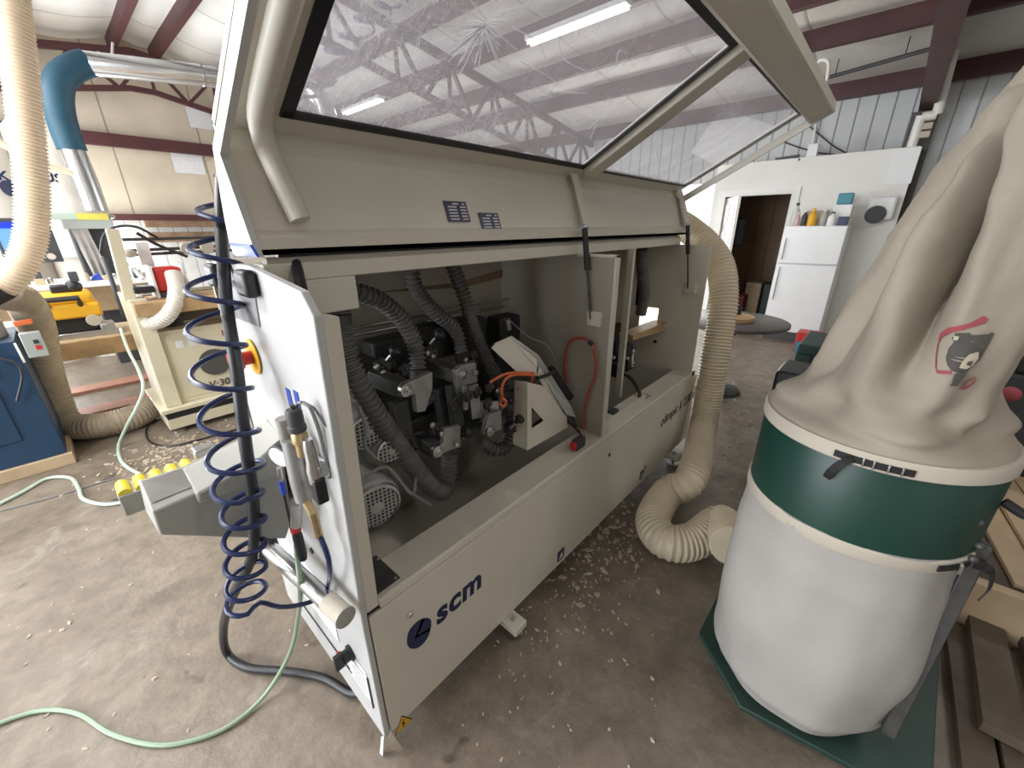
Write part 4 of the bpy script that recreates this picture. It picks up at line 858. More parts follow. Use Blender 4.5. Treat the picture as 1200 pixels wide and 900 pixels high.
decal('bear_eye', 'emgrey', [(-0.0258,1.3304), (-0.0247,1.3371), (-0.0205,1.3390), (-0.0210,1.3280)], .0078, 3)
decal('bear_jaw', 'emgrey', [(-0.0335,1.2922), (-0.0349,1.2827), (-0.0264,1.2838), (-0.0214,1.3073), (-0.0219,1.3159), (-0.0336,1.3098)], .0060, 4)
decal('red_stroke', 'emred', [(-0.0734,1.3667), (-0.0743,1.3809), (-0.0653,1.3979), (-0.0414,1.4129), (-0.0280,1.4284), (-0.0209,1.4230), (-0.0220,1.4137), (-0.0404,1.4024), (-0.0606,1.3877), (-0.0696,1.3747), (-0.0711,1.3602)], .003, 4)
decal('red_stroke', 'emred', [(-0.0729,1.3611), (-0.0688,1.3387), (-0.0625,1.3137), (-0.0596,1.3116), (-0.0673,1.3391), (-0.0710,1.3615)], .003, 4)
decal('red_stroke', 'emred', [(-0.0625,1.3137), (-0.0567,1.3088), (-0.0393,1.3135), (-0.0374,1.3064), (-0.0560,1.3021)], .003, 4)
decal('red_tongue', 'emred', [(-0.0186,1.2728), (-0.0169,1.2912), (-0.0070,1.3027), (-0.0038,1.3008), (-0.0077,1.2982), (-0.0141,1.2875), (-0.0155,1.2753), (-0.0067,1.2884), (-0.0029,1.3011), (-0.0033,1.2894), (-0.0103,1.2740)], .003, 4)
# straps, buckles, stand post and side handle
def on_drum(azd, z, r=.262): return Vector((DX + r * math.cos(R(azd)), DY + r * math.sin(R(azd)), z))
def azp(px): return px
def strap(z, a0, a1, nm='strap', w=.016, r=.2615, m='strap', dz=0):
    mb = MB(); k = 10
    for i in range(k):
        p = on_drum(a0 + (a1 - a0) * i / k, z + dz * i / k, r); q = on_drum(a0 + (a1 - a0) * (i + 1) / k, z + dz * (i + 1) / k, r)
        mb.bar(p, q, .003, w)
    return mb.build(nm, m, dc, smooth=False)
s1 = strap(1.096, 165, 196)
for a in (177, 181, 186.5, 191.5):
    MB().bar(on_drum(a, 1.086, .264), on_drum(a, 1.106, .264), .006, .004).build('buckle', 'steel', s1, bevel=.001)
def ribbon(pts, w_, nm, par):
    mb = MB(); P = spline(pts, .012)
    for p, q in zip(P, P[1:]):
        rad_ = Vector((p.x - DX, p.y - DY, 0)); mb.bar(p, q, w_, .003, rad_)
    return mb.build(nm, 'strap', par)
ribbon([on_drum(173, 1.097, .265), on_drum(170, 1.085, .274), on_drum(167, 1.055, .276), on_drum(165.5, 1.028, .266)], .017, 'strap_tail', s1)
s2 = strap(.855, 222, 243); MB().bar(on_drum(233, .845, .266), on_drum(233, .868, .266), .02, .006).build('buckle', 'steel', s2)
ribbon([on_drum(243, .855, .268), on_drum(247, .85, .29), on_drum(249, .80, .30), on_drum(249, .76, .295)], .022, 'strap_tail', s2)
MB().tube(spline([on_drum(258, 1.0, .256), on_drum(258, .985, .30), on_drum(259, 1.01, .33), on_drum(262, 1.06, .33), on_drum(264, 1.075, .256)], .01), .011, 10).build('handle', 'strap', dc)
po = MB().bar((1.299,-0.329,0.893), (1.239,-0.323,0.240), .032, .03).build('stand_post', 'darksteel', dc, bevel=.003)
for px in ((1.212,-0.306,0.930), (1.212,-0.306,0.893), (1.245,-0.296,0.969), (1.256,-0.296,1.015)):
    MB().ball(px, .009, 8).build('clamp_bolt', 'darksteel', po)
MB().box(1.6, 1.85, -.1, .08, .11, .36).build('blower_inlet', 'dkgreen', dc, bevel=.01)
MB().lathe([(.085, 0), (.085, .14)], (1.72, .06, .23), (.3, 1, 0)).build('inlet_collar', 'dkgreen', dc)

# beige flexible hose from behind the machine to the collector
hs = MB().hose([(3.02, 1.55, 1.45), (3.06, 1.38, 1.60), (3.10, 1.20, 1.63), (3.060,0.893,1.423), (2.980,0.762,1.169), (2.880,0.718,0.751), (2.760,0.684,0.284), (2.210,0.561,0.200), (2.116,0.650,0.105), (1.825,0.617,0.098), (1.720,0.503,0.098), (1.810,0.398,0.100), (2.012,0.326,0.130), (1.74, .22, .22)], .088, .022, .0035, 24)
solo(hs, 'dust_hose', 'hosebeige', 'beige corrugated hose looping on the floor between machine and dust collector', 'hose')

# ------------------------------------------------------------------ left background
bmn = thing('blue_machine', 'dark blue floor machine on a wooden skid at the left edge', 'machine', (-.9, 4.5, 0))
MB().box(-1.62, -.262, 4.13, 4.87, 0, .085).build('skid', 'woodtan', bmn, bevel=.004)
MB().box(-1.6, -.285, 4.16, 4.85, .085, .93).build('cabinet', 'bluem', bmn, bevel=.006)
MB().box(-.72, -.45, 4.150, 4.162, .26, .64).build('access_door', 'bluem', bmn, bevel=.004)
MB().box(-.60, -.42, 4.150, 4.162, .70, .84).build('dark_slot', 'soot', bmn, bevel=.003)
lab(MB().lathe([(.30, 0), (.30, .10), (.24, .17), (.10, .20)], (-.62, 4.5, .93)).build('top_cover', 'plastic_sheet', bmn), 'pale rounded cover')
a, b = (-0.254,4.120,0.983), (-0.170,4.120,0.817); sb = MB().box(a[0], b[0] + .01, 4.10, 4.16, b[2], a[2]).build('switch_box', 'greygreen', bmn, bevel=.004)
MB().box(b[0] - .035, b[0] - .012, 4.094, 4.10, a[2] - .075, a[2] - .05).build('start_button', 'dkgreen', sb)
MB().box(b[0] - .035, b[0] - .010, 4.094, 4.10, a[2] - .115, a[2] - .088).build('stop_button', 'red', sb)
MB().bar((-0.258,4.200,1.034), (-0.173,4.200,1.043), .05, .03).build('pull_lever', 'orange', bmn, bevel=.004)
MB().tube(spline([(-0.374,4.140,0.839), (-0.320,4.120,0.800), (-0.318,4.120,0.709), (-0.390,4.130,0.544)], .02), .008, 8).build('power_lead', 'cable', bmn)
MB().bar((-0.288,4.145,0.922), (-0.284,4.145,0.786), .012, .01).build('white_strip', 'white', bmn)
h1 = MB().hose([(0.351,4.200,3.197), (0.288,4.200,2.874), (0.190,4.200,2.394), (0.065,4.200,1.842), (-0.038,4.200,1.534), (-0.144,4.200,1.364), (-0.225,4.220,1.289), (-0.300,4.250,1.257)], .078, .022, .005, 20)
o = solo(h1, 'overhead_hose', 'hosewhite', 'big cream corrugated hose coming down from the roof at the left edge', 'hose'); ORG[o.name] = o.location.copy()
MB().lathe([(.085, 0), (.088, .02), (.088, .2), (.08, .24)], (-0.230,4.220,1.284), (-0.372,4.250,1.201) and (V((-0.336,4.250,1.229)) - V((-0.208,4.210,1.299)))).build('coupling', 'blackp', o)
h2 = MB().hose([(-0.252,4.350,1.214), (-0.190,4.500,1.151), (-0.183,4.660,0.954), (-0.229,4.750,0.678), (-0.265,4.850,0.357), (-0.260,4.808,0.110), (-0.161,4.591,0.105), (-0.013,4.514,0.105), (0.141,4.534,0.105), (0.262,4.664,0.105)], .10, .024, .004, 18)
solo(h2, 'floor_hose', 'hosedusty', 'dusty corrugated hose bending along the floor beside the blue machine', 'hose')
# two bag filters behind
for (px, lb, tx) in ((56, 'right of two white dust bags by the blue duct elbow', 'USTEK'), (-14, 'left of two white dust bags, cut by the picture edge', 'TEK')):
    c = (0.376,8.000,2.313) if px == 56 else (-0.274,8.000,2.217)
    t = thing('dust_bag', lb, 'dust bag', (c[0], c[1], 1.45), group='white dust bags')
    prof = [(.30, 1.45), (.36, 1.55), (.38, 1.7), (.38, 2.2), (.36, 2.55), (.31, 2.75), (.20, 2.87), (.06, 2.9)]
    MB().lathe(prof, (c[0], c[1], 0), n=36).build('bag', 'dustbag', t)
    MB().lathe([(.385, 1.30), (.385, 1.62)], (c[0], c[1], 0), n=36).build('collar', 'greygreen', t)
    MB().lathe([(.35, .0), (.35, 1.32)], (c[0], c[1], 0), n=36).build('lower_bag', 'dustbag', t)
    textmesh('lettering', tx, .13, 'navy', t, (c[0] - .13 if px == 56 else c[0] + .02, c[1] - .392, 2.16), (1, .12, -.03), (0, 0, 1), bold=.004)
    MB().lathe([(.05, 0), (.085, .001), (.085, .004)], (c[0] + .23, c[1] - .33, 2.07), (.5, -.85, 0), n=24).build('round_mark', 'navy', t)
# galvanised duct with its blue flexible elbow
dt = thing('dust_duct', 'galvanised duct with a blue flexible elbow under the roof at the left', 'duct', (0.551,7.000,1.890))
lab(MB().tube(spline([(0.909,7.000,3.315), (0.818,7.000,3.272), (0.670,7.000,3.157), (0.590,7.000,3.012), (0.545,7.000,2.812), (0.532,7.000,2.613), (0.535,7.000,2.442)], .05), .125, 20).build('elbow', 'ducttape', dt), 'blue flexible elbow')
MB().tube([(0.533,7.000,2.459), (0.541,7.000,2.155), (0.547,7.000,1.827)], .105, 22).build('down_pipe', 'galv', dt)
MB().tube([(0.888,7.000,3.310), (1.462,6.750,3.314), (2.121,6.500,3.329), (2.691,6.300,3.344)], .112, 22).build('cross_pipe', 'galv', dt)
MB().tube(spline([(2.691,6.300,3.344), (2.916,6.200,3.333), (3.045,6.100,3.178), (3.062,6.050,2.880), (2.997,6.000,2.513)], .05), .12, 22).build('far_bend', 'galv', dt)
for (p, q) in (((0.995,6.960,3.318), (1.009,6.960,3.317)), ((1.838,6.600,3.324), (1.855,6.600,3.324))): MB().cyl(p, q, .118, 22).build('joint_band', 'galv', dt)
MB().cyl((1.169,7.000,3.561), (1.113,6.950,3.397), .012, 8).build('hanger', 'white', dt)
MB().tube([(-0.003,6.950,2.459), (0.138,6.950,2.362), (0.317,6.950,2.252), (0.540,6.950,2.186)], .035, 12).build('branch_pipe', 'hosewhite', dt)
# work bench with the yellow planer
BZ = .745
wb = thing('workbench', 'long timber workbench behind the blue machine carrying a yellow planer', 'workbench', (0, 5.2, 0))
MB().box(-1.6, 1.5, 4.93, 5.62, BZ - .03, BZ).build('bench_top', 'woodtan', wb, bevel=.003)
MB().box(-1.6, 1.5, 4.90, 4.935, BZ - .15, BZ - .005).build('front_rail', 'wood', wb, bevel=.003)
for x in (-1.4, 1.35):
    for y in (4.98, 5.55): MB().box(x - .045, x + .045, y - .045, y + .045, 0, BZ - .03).build('leg', 'wood', wb, bevel=.003)
pl0, pl1 = (-0.183,5.000,0.777), (0.210,5.000,1.097); cx_ = (pl0[0] + pl1[0]) / 2
yp = thing('thickness_planer', 'yellow and black portable planer on the timber workbench', 'planer', (cx_, 5.2, BZ))
W2 = (pl1[0] - pl0[0]) / 2
MB().box(cx_ - W2, cx_ + W2, 5.02, 5.38, BZ, BZ + .05).build('base', 'steel', yp, bevel=.006)
MB().box(cx_ - W2 * .9, cx_ + W2 * .85, 5.05, 5.35, BZ + .05, BZ + .19).build('body', 'blackp', yp, bevel=.01)
MB().box(cx_ - W2, cx_ + W2, 5.0, 5.40, BZ + .17, BZ + .29).build('lower_cowl', 'yellow', yp, bevel=.02)
MB().box(cx_ - W2 * .95, cx_ + W2 * .9, 5.03, 5.37, BZ + .27, BZ + .38).build('upper_cowl', 'yellow', yp, bevel=.03)
MB().tube([(cx_ - W2 * .55, 5.02, BZ + .27), (cx_ - W2 * .55, 4.97, BZ + .34), (cx_ + W2 * .4, 4.97, BZ + .34), (cx_ + W2 * .4, 5.02, BZ + .27)], .022, 10).build('carry_handle', 'blackp', yp)
MB().box(cx_ - W2 * .3, cx_ + W2 * .4, 5.08, 5.22, BZ + .38, BZ + .44).ball((cx_ + W2 * .42, 5.12, BZ + .42), .055, 8).build('crank', 'blackp', yp, bevel=.01)
MB().lathe([(.045, 0), (.049, .008), (.049, .03)], (cx_ + W2 * .62, 4.99, BZ + .14), (0, 1, 0)).build('side_wheel', 'hem', yp)
MB().box(cx_ + W2 * .75, cx_ + W2 * 1.25, 4.99, 5.2, BZ, BZ + .1).build('feed_plate', 'steel', yp, bevel=.006)
# white table with clutter, control screen, grey machine head, plastic sheet
wt_ = thing('white_table', 'white topped work table with clutter behind the yellow planer', 'table', (.2, 6.5, 0))
q = (0.057,6.150,1.108); TZ = q[2]
MB().box(-1.6, 1.1, 6.15, 6.95, TZ - .05, TZ).build('table_top', 'white', wt_, bevel=.004)
for x in (-1.4, 1.0):
    for y in (6.2, 6.9): MB().box(x - .03, x + .03, y - .03, y + .03, 0, TZ - .05).build('leg', 'alu', wt_)
MB().box(-1.5, 1.0, 6.9, 6.94, TZ - .4, TZ - .05).build('back_board', 'woodtan', wt_)
kinds = [('small_box', 'woodtan', 'tan'), ('tool_tray', 'steel', 'metal'), ('rag', 'white', 'white'), ('hand_plane', 'charcoal', 'dark'), ('tin', 'hem', 'cream'), ('parts_box', 'blue', 'blue')]
rnd = random.Random(4)
for i in range(11):
    x = -.10 + i * .083; k = kinds[i % 6]; h = .04 + rnd.random() * .06; y = 6.25 + rnd.random() * .25
    mb = MB()
    if i % 3 == 0: mb.box(x - .035, x + .035, y - .05, y + .05, TZ, TZ + h)
    elif i % 3 == 1: mb.lathe([(.03, 0), (.032, h * .8), (.022, h)], (x, y, TZ), n=14)
    else: mb.prism([(x - .05, y, TZ), (x + .05, y, TZ), (x + .03, y, TZ + h), (x - .02, y, TZ + h * .7)], (0, .08, 0))
    solo(mb, k[0], k[1], 'small %s odds and ends lying on the white table' % k[2], 'clutter', 'clutter on the white table', bevel=.004)
a, b = (-0.234,6.900,1.719), (0.075,6.750,1.304)
cs = thing('control_screen', 'blue lit control screen in a dark frame at the left edge', 'screen', (b[0] - .3, 6.8, TZ))
cs.rotation_euler = (0, 0, 0)
MB().box(a[0] - .05, b[0] + .06, 6.78, 6.86, b[2] - .01, a[2] + .02).build('frame', 'charcoal', cs, bevel=.01)
MB().box(a[0] - .02, b[0] - .03, 6.772, 6.78, b[2] + .12, a[2] - .07).build('display', 'screen', cs, smooth=False)
MB().box(a[0] - .02, b[0] - .03, 6.770, 6.78, a[2] - .08, a[2] - .02).build('title_bar', 'screenbar', cs, smooth=False)
MB().lathe([(.035, 0), (.03, .03)], (b[0] - .02, 6.778, b[2] + .05), (0, -1, 0)).build('dial', 'hem', cs)
MB().box(a[0] + .1, b[0] - .15, 6.80, 6.88, TZ, b[2]).build('stand', 'charcoal', cs)
a, b = (0.233,7.000,1.829), (0.655,7.000,1.631)
gm_ = thing('grey_machine', 'pale grey machine with a plastic sheet hanging under its top, below the duct', 'machine', ((a[0] + b[0]) / 2, 7.2, 0))
MB().box(a[0], b[0], 6.98, 7.5, b[2], a[2] - .08).build('head', 'greygreen', gm_, bevel=.01)
MB().box(a[0] + .1, b[0] + .05, 7.05, 7.5, a[2] - .08, a[2] - .04).build('lid', 'greygreen', gm_, bevel=.008)
MB().box(b[0] - .52, b[0] - .28, 6.97, 6.978, a[2] - .1, a[2] - .03).build('green_strip', 'palegreen', gm_, smooth=False)
MB().box(b[0] - .28, b[0] - .02, 6.97, 6.978, a[2] - .1, a[2] - .03).build('yellow_strip', 'paleyellow', gm_, smooth=False)
MB().box(a[0] + .05, b[0] - .06, 7.1, 7.48, 0, b[2]).build('body', 'charcoal', gm_, bevel=.01)
sh = MB(); n_ = 14; vs = []
for i in range(n_ + 1):
    for j in range(n_ + 1):
        x = a[0] + .05 + (b[0] - a[0] - .28) * i / n_; z = b[2] - .62 * j / n_
        vs.append((x + .06 * j / n_, 7.0 + .04 * math.sin(i * 1.1 + j * .3) * j / n_, z))
fs_ = [(i * (n_ + 1) + j, i * (n_ + 1) + j + 1, (i + 1) * (n_ + 1) + j + 1, (i + 1) * (n_ + 1) + j) for i in range(n_) for j in range(n_)]
sh.add(vs + [V(p) + Vector((0, .006, 0)) for p in vs], fs_ + [tuple(k + (n_ + 1) ** 2 for k in f) for f in fs_]); sh.build('plastic_sheet', 'plastic_sheet', gm_)
# reddish planks on the floor far behind
for (p, q, lb) in (((-0.233,6.116,0.000), (0.381,6.151,0.000), 'reddish plank on the floor farther behind the bench'), ((-0.242,5.280,0.000), (0.292,5.263,0.000), 'reddish plank on the floor nearer the bench')):
    solo(MB().box(-.9, 1.2, p[1] - .12, p[1] + .12, 0, .03), 'floor_plank', 'woodred', lb, 'plank', 'reddish floor planks', bevel=.003)

# cream boring machine
Yc = 4.12
bo = thing('boring_machine', 'cream boring machine with red guard and wooden table, left of the beige machine', 'machine', (.85, 4.5, 0))
MB().box(.30, 1.35, Yc, 4.84, .045, .14).build('base', 'cream', bo, bevel=.006)
MB().box(.31, 1.34, Yc - .002, 4.83, .14, .195).build('base_stripe', 'blackp', bo)
MB().box(.28, 1.37, Yc - .02, 4.86, .195, .23).build('base_plate', 'cream', bo, bevel=.004)
for x in (.36, 1.28):
    for y in (4.18, 4.78): MB().lathe([(.05, 0), (.05, .02), (.02, .03), (.02, .05)], (x, y, 0), n=18).build('levelling_foot', 'steel', bo)
cb = MB().box(.43, 1.30, Yc + .06, 4.82, .23, .85).build('cabinet', 'cream', bo, bevel=.006)
MB().box(.47, 1.26, Yc + .053, Yc + .062, .27, .82).build('cabinet_door', 'cream', cb, bevel=.004)
for k in (0, 1): MB().box(.52 + k * .09, .57 + k * .09, Yc + .050, Yc + .053, .70, .76).build('safety_sticker', 'white', cb, smooth=False)
MB().box(.85, .98, Yc + .050, Yc + .053, .74, .79).build('red_label', 'emred', cb, smooth=False)
pl2 = MB().lathe([(.11, 0), (.115, .002), (.115, .006)], (0.742,4.165,0.530), (0, -1, 0), n=24).build('oval_plate', 'emgrey', cb)
textmesh('model_lettering', 'V·305', .085, 'charcoal', cb, (0.652,4.168,0.308), (1, 0, 0), (0, 0, 1), shear=.1, bold=.001)
MB().box(.33, .435, Yc + .03, 4.82, .23, 1.12).build('side_pillar', 'cream', bo, bevel=.006)
MB().box(.43, 1.3, 4.55, 4.82, .85, 1.10).build('back_recess', 'olive', bo)
a, b = (0.338,4.080,1.063), (0.857,4.080,1.100); MB().box(a[0], 1.4, 4.06, 4.5, 1.00, 1.10).build('wooden_table', 'wood', bo, bevel=.005)
pp = MB().bar((0.349,4.250,1.106), (0.384,4.250,1.619), .07, .07).build('tilted_post', 'cream', bo, bevel=.005)
a, b = (0.532,4.300,1.330), (0.714,4.300,1.096)
rg_ = MB().box(a[0], b[0], 4.26, 4.46, 1.14, 1.33).build('red_guard', 'red', bo, bevel=.02)
for x in (a[0] - .02, b[0]): MB().box(x, x + .02, 4.24, 4.48, 1.1, 1.35).build('guard_cheek', 'white', rg_, bevel=.003)
MB().box(a[0], b[0], 4.25, 4.46, 1.10, 1.14).build('guard_panel', 'charcoal', rg_)
MB().hose([(0.651,4.220,1.286), (0.631,4.140,1.175), (0.584,4.080,1.074), (0.511,4.060,0.987), (0.444,4.100,0.946), (0.401,4.180,0.935)], .054, .016, .003, 16).build('suction_hose', 'clearhose', bo)
MB().cyl((0.554,4.400,0.803), (0.590,4.400,0.944), .075, 20).cyl((0.543,4.400,0.805), (0.566,4.400,0.779), .1, 20).build('motor', 'soot', bo)
for (p, q) in (((0.438,4.450,1.540), (1.270,4.450,1.548)), ((0.441,4.450,1.458), (1.288,4.450,1.473)), ((0.433,4.450,1.426), (1.280,4.450,1.436))): MB().cyl(p, q, .012, 8).build('fence_rod', 'darksteel', bo)
for p in ((0.828,4.420,1.462), (0.967,4.420,1.463)): MB().lathe([(.02, -.01), (.045, -.008), (.05, .0), (.05, .03), (.02, .03)], p, (0, 1, 0)).build('disc_stop', 'hem', bo)
MB().bar((0.543,4.440,1.518), (0.542,4.440,1.335), .08, .02).build('slotted_arm', 'white', bo, bevel=.003)
MB().ball((0.451,4.400,1.440), .032, 8, (1.4, 1, 1)).build('rod_clamp', 'hem', bo)
MB().box(*[v for pr_ in zip((0.381,4.200,1.153), (0.506,4.350,1.204)) for v in (min(pr_), max(pr_))]).build('black_roller', 'blackp', bo, bevel=.01)
MB().box(.92, 1.5, 4.15, 4.3, 1.10, 1.17).build('dark_rail', 'blackp', bo, bevel=.01)
for i in range(7):
    q = Vector((0.308,4.500,1.349)) + Vector((rnd.random() * .16, 0, -.30 * i / 7 + .02)); MB().bar(q, q + Vector((.05 - rnd.random() * .12, -.03, -.09)), .028, .03).build('chuck', 'steel', bo, bevel=.005)
MB().box(*[v for pr_ in zip((0.351,4.950,1.407), (0.316,5.000,0.879)) for v in (min(pr_), max(pr_))]).build('drill_head', 'charcoal', bo, bevel=.02)
MB().tube(spline([(0.306,4.600,1.453), (0.352,4.500,1.578), (0.425,4.450,1.632), (0.542,4.400,1.631), (0.650,4.400,1.548)], .03), .010, 8).tube(spline([(0.531,4.400,1.588), (0.637,4.400,1.496), (0.804,4.380,1.396)], .03), .012, 8).build('black_cable', 'cable', bo)
# pale green hose hanging by the boring machine and lying on the floor
gh2 = MB().tube(spline([(0.256,4.600,0.850), (0.244,4.400,0.707), (0.250,4.200,0.568), (0.227,4.000,0.482), (0.147,3.900,0.375), (0.060,4.056,0.200), (-0.020,4.187,0.020), (-0.039,3.922,0.012), (-0.018,3.723,0.012), (0.029,3.539,0.012)], .03), .011, 8)
solo(gh2, 'hanging_air_hose', 'palegreen', 'pale green air hose dangling beside the cream pillar to the floor', 'air hose')
gh3 = MB().tube(spline([(-0.712,3.723,0.012), (-0.546,3.846,0.012), (-0.412,3.967,0.012), (-0.305,3.860,0.012), (-0.274,3.646,0.012), (-0.260,3.453,0.012), (-0.168,3.270,0.012), (-0.035,3.195,0.012)], .03), .011, 8)
solo(gh3, 'floor_air_hose', 'palegreen', 'pale green air hose lying in a bend on the floor before the blue machine', 'air hose')
solo(MB().tube(spline([(-0.648,3.708,0.006), (-0.400,3.651,0.006), (-0.096,3.633,0.006)], .05), .005, 6), 'floor_wire', 'greycable', 'thin dark wire running straight over the floor towards the yellow rollers', 'wire')
solo(MB().tube(spline([(0.232,4.626,0.008), (0.160,4.315,0.008), (0.171,4.040,0.008), (0.279,3.874,0.008), (0.498,3.834,0.008), (0.771,3.799,0.008)], .03), .008, 6), 'floor_cable', 'cable', 'dark cable lying around the foot of the cream boring machine', 'cable')

# plank rack against the back wall
for (z, lb) in ((1.66, 'upper brown board leaning level on the back wall siding'), (1.42, 'lower brown board leaning level on the back wall siding')):
    solo(MB().box(1.3, 4.2, YB - .12, YB - .04, z, z + .16), 'long_board', 'woodbrown', lb, 'board', 'brown boards on the back wall', bevel=.004)

# ------------------------------------------------------------------ right background
fx, fy0, fy1 = 7.0, .47, 1.165
fg = thing('refrigerator', 'white two door refrigerator with bottles on top', 'refrigerator', (7.3, (fy0 + fy1) / 2, 0))
MB().box(fx + .05, 7.62, fy0, fy1, .05, 1.585).build('body', 'fridge', fg, bevel=.01)
zs = (7.000,0.812,1.088)[2]
MB().box(fx, fx + .05, fy0, fy1, zs + .006, 1.585).build('freezer_door', 'fridge', fg, bevel=.012)
dd = MB().box(fx, fx + .05, fy0, fy1, .13, zs - .006).build('main_door', 'fridge', fg, bevel=.012)
MB().box(fx - .035, fx, fy1 - .05, fy1 - .025, zs + .06, zs + .34).build('handle', 'fridge', fg, bevel=.006)
MB().box(fx - .035, fx, fy1 - .05, fy1 - .025, zs - .50, zs - .05).build('handle', 'fridge', dd, bevel=.006)
MB().box(fx + .03, 7.6, fy0 + .02, fy1 - .02, .0, .13).build('kick_plate', 'charcoal', fg)
FT = 1.585
def bottle(px, r, h, m, lb, cap='white', neck=True, x=7.2):
    y = px
    t = thing('bottle', lb, 'bottle', (x, y, FT), group='bottles on the refrigerator')
    MB().lathe([(r * .9, 0), (r, .01), (r, h * .55), (r * .8, h * .68), (r * .35, h * .82), (r * .35, h * .9)] if neck else [(r * .9, 0), (r, .01), (r, h * .9)], (x, y, FT), n=18).build('body', m, t)
    MB().lathe([(r * .42, h * .88), (r * .42, h)], (x, y, FT), n=14).build('cap', cap, t)
bottle(1.10, .05, .30, 'bottle_clear', 'tall clear bottle with dark cap at the left of the fridge top', 'charcoal')
bottle(1.05, .032, .18, 'pink', 'small pink labelled bottle beside the tall clear bottle', 'white', x=7.1)
bottle(.975, .036, .20, 'charcoal', 'dark bottle with a pale cap left of the yellow bottle', 'white', x=7.1)
bottle(.885, .05, .22, 'yellow', 'yellow bottle on the fridge top', 'yellow', x=7.1)
bottle(.775, .04, .20, 'bottle_clear', 'frosted bottle right of the yellow bottle', 'white')
bottle(.665, .05, .17, 'white', 'squat white jar before the white carton', 'charcoal', x=7.08)
solo(MB().box(7.25, 7.45, .50, .70, FT, FT + .26), 'carton', 'white', 'white carton at the right of the fridge top', 'carton', bevel=.004)
solo(MB().box(7.27, 7.42, .52, .68, FT + .262, FT + .40), 'sponge_pack', 'teal', 'teal pack on top of the white carton', 'pack', bevel=.01)
solo(MB().box(7.05, 7.13, .49, .60, FT, FT + .11), 'small_carton', 'navy', 'small dark blue carton at the front of the fridge top', 'carton', bevel=.004)
solo(MB().box(7.35, 7.5, .76, 1.0, FT, FT + .20), 'paper_stack', 'hem', 'cream pack behind the yellow bottle on the fridge', 'pack', bevel=.006)
# dark jacket on the door, boxes in the office
lj = MB(); q = (7.900,1.958,1.495); lj.lathe([(.02, -.22), (.10, -.20), (.11, 0), (.10, .20), (.03, .23)], q, (0, 0, 1), n=16)
solo(lj, 'dark_bag', 'soot', 'black bag hanging on the open office door', 'bag')
for (p, s, m, lb) in (((6.601,1.396,0.550), .2, 'woodtan', 'tan carton on the office floor seen through the doorway'), ((8.730,1.942,0.250), .2, 'emred', 'dark red sack on the office floor beside the carton'), ((8.667,1.546,0.300), .22, 'dkgreen', 'dark green crate on the office floor near the fridge')):
    y = 1.9 if m == 'emred' else (1.72 if m == 'woodtan' else 1.42)
    zz = .0
    mb = MB().box(8.55 if m != 'emred' else 8.2, 8.9 if m != 'emred' else 8.5, y - s * .7, y + s * .6, zz, .62 if m != 'emred' else .42)
    solo(mb, {'woodtan': 'carton', 'emred': 'sack', 'dkgreen': 'crate'}[m], m, lb, 'box', bevel=.02)
# round table with wooden disc and black cup
tcx, tcy = 4.3, 1.0
tb_ = thing('round_table', 'grey round table with a wooden disc, right of the beige hose', 'table', (tcx, tcy, 0))
MB().lathe([(.48, .715), (.50, .72), (.50, .745), (.49, .75), (.01, .75)], (tcx, tcy, 0), n=56).build('table_top', 'rooftable', tb_)
MB().lathe([(.22, 0), (.20, .03), (.05, .06), (.045, .55), (.12, .70), (.16, .715)], (tcx, tcy, 0), n=24).build('pedestal', 'soot', tb_)
q = (4.285,0.984,0.770)
solo(MB().lathe([(.19, .75), (.195, .755), (.195, .785), (.19, .79), (.01, .79)], (q[0], q[1], 0), n=40), 'wooden_disc', 'wood', 'pale round wooden disc lying on the grey round table', 'disc')
q = (4.374,0.966,0.800)
solo(MB().lathe([(.035, .79), (.037, .85), (.026, .86), (.026, .88)], (q[0], q[1], 0), n=16), 'black_cup', 'blackp', 'small black cup on the wooden disc', 'cup')
# red and blue packs before the fridge
q = (6.472,0.527,-0.000)
solo(MB().box(q[0], q[0] + .25, q[1] - .14, q[1] + .14, 0, .26), 'red_carton', 'red', 'red carton on the floor in front of the fridge', 'carton', bevel=.005)
solo(MB().box(q[0] - .06, q[0] - .005, q[1] - .02, q[1] + .12, 0, .14), 'blue_carton', 'teal', 'light blue pack leaning on the red carton', 'carton', bevel=.005)
# dark green stand behind the collector
a = (3.285,0.313,0.840); b = (3.195,0.172,0.890)
gs_ = thing('green_stand', 'dark green steel stand half hidden behind the tan bag', 'stand', (a[0], a[1] - .2, 0))
MB().box(a[0], a[0] + .5, a[1] - .55, a[1], a[2] - .07, a[2]).build('top_frame', 'dkgreen', gs_, bevel=.01)
for (x, y) in ((a[0], a[1] - .07), (a[0], a[1] - .55), (a[0] + .43, a[1] - .07), (a[0] + .43, a[1] - .55)): MB().box(x, x + .07, y, y + .07, 0, a[2] - .07).build('leg', 'dkgreen', gs_)
MB().box(a[0] + .1, a[0] + .4, a[1] - .5, a[1] - .1, .2, a[2] - .1).build('housing', 'greygreen', gs_, bevel=.01)
c = (2.580,0.320,0.835)
solo(MB().box(c[0], c[0] + .3, c[1] - .35, c[1], 0, c[2]), 'black_case', 'blackp', 'black case showing at the left of the drum behind the bag', 'case', bevel=.02)
# dark equipment at the right edge
de = thing('dark_machine', 'dark grey machine with a red knob at the right edge behind the bag', 'machine', (3.7, -1.1, 0))
MB().box(3.5, 4.2, -1.8, -.60, .0, .80).build('body', 'charcoal', de, bevel=.02)
MB().box(3.45, 4.25, -1.85, -.62, 1.02, 1.06).build('top', 'white', de, bevel=.005)
MB().box(3.5, 4.15, -1.7, -.68, .80, 1.02).build('motor_cover', 'soot', de, bevel=.02)
MB().ball((3.184,-0.650,0.762), .04, 10).build('knob', 'emred', de)

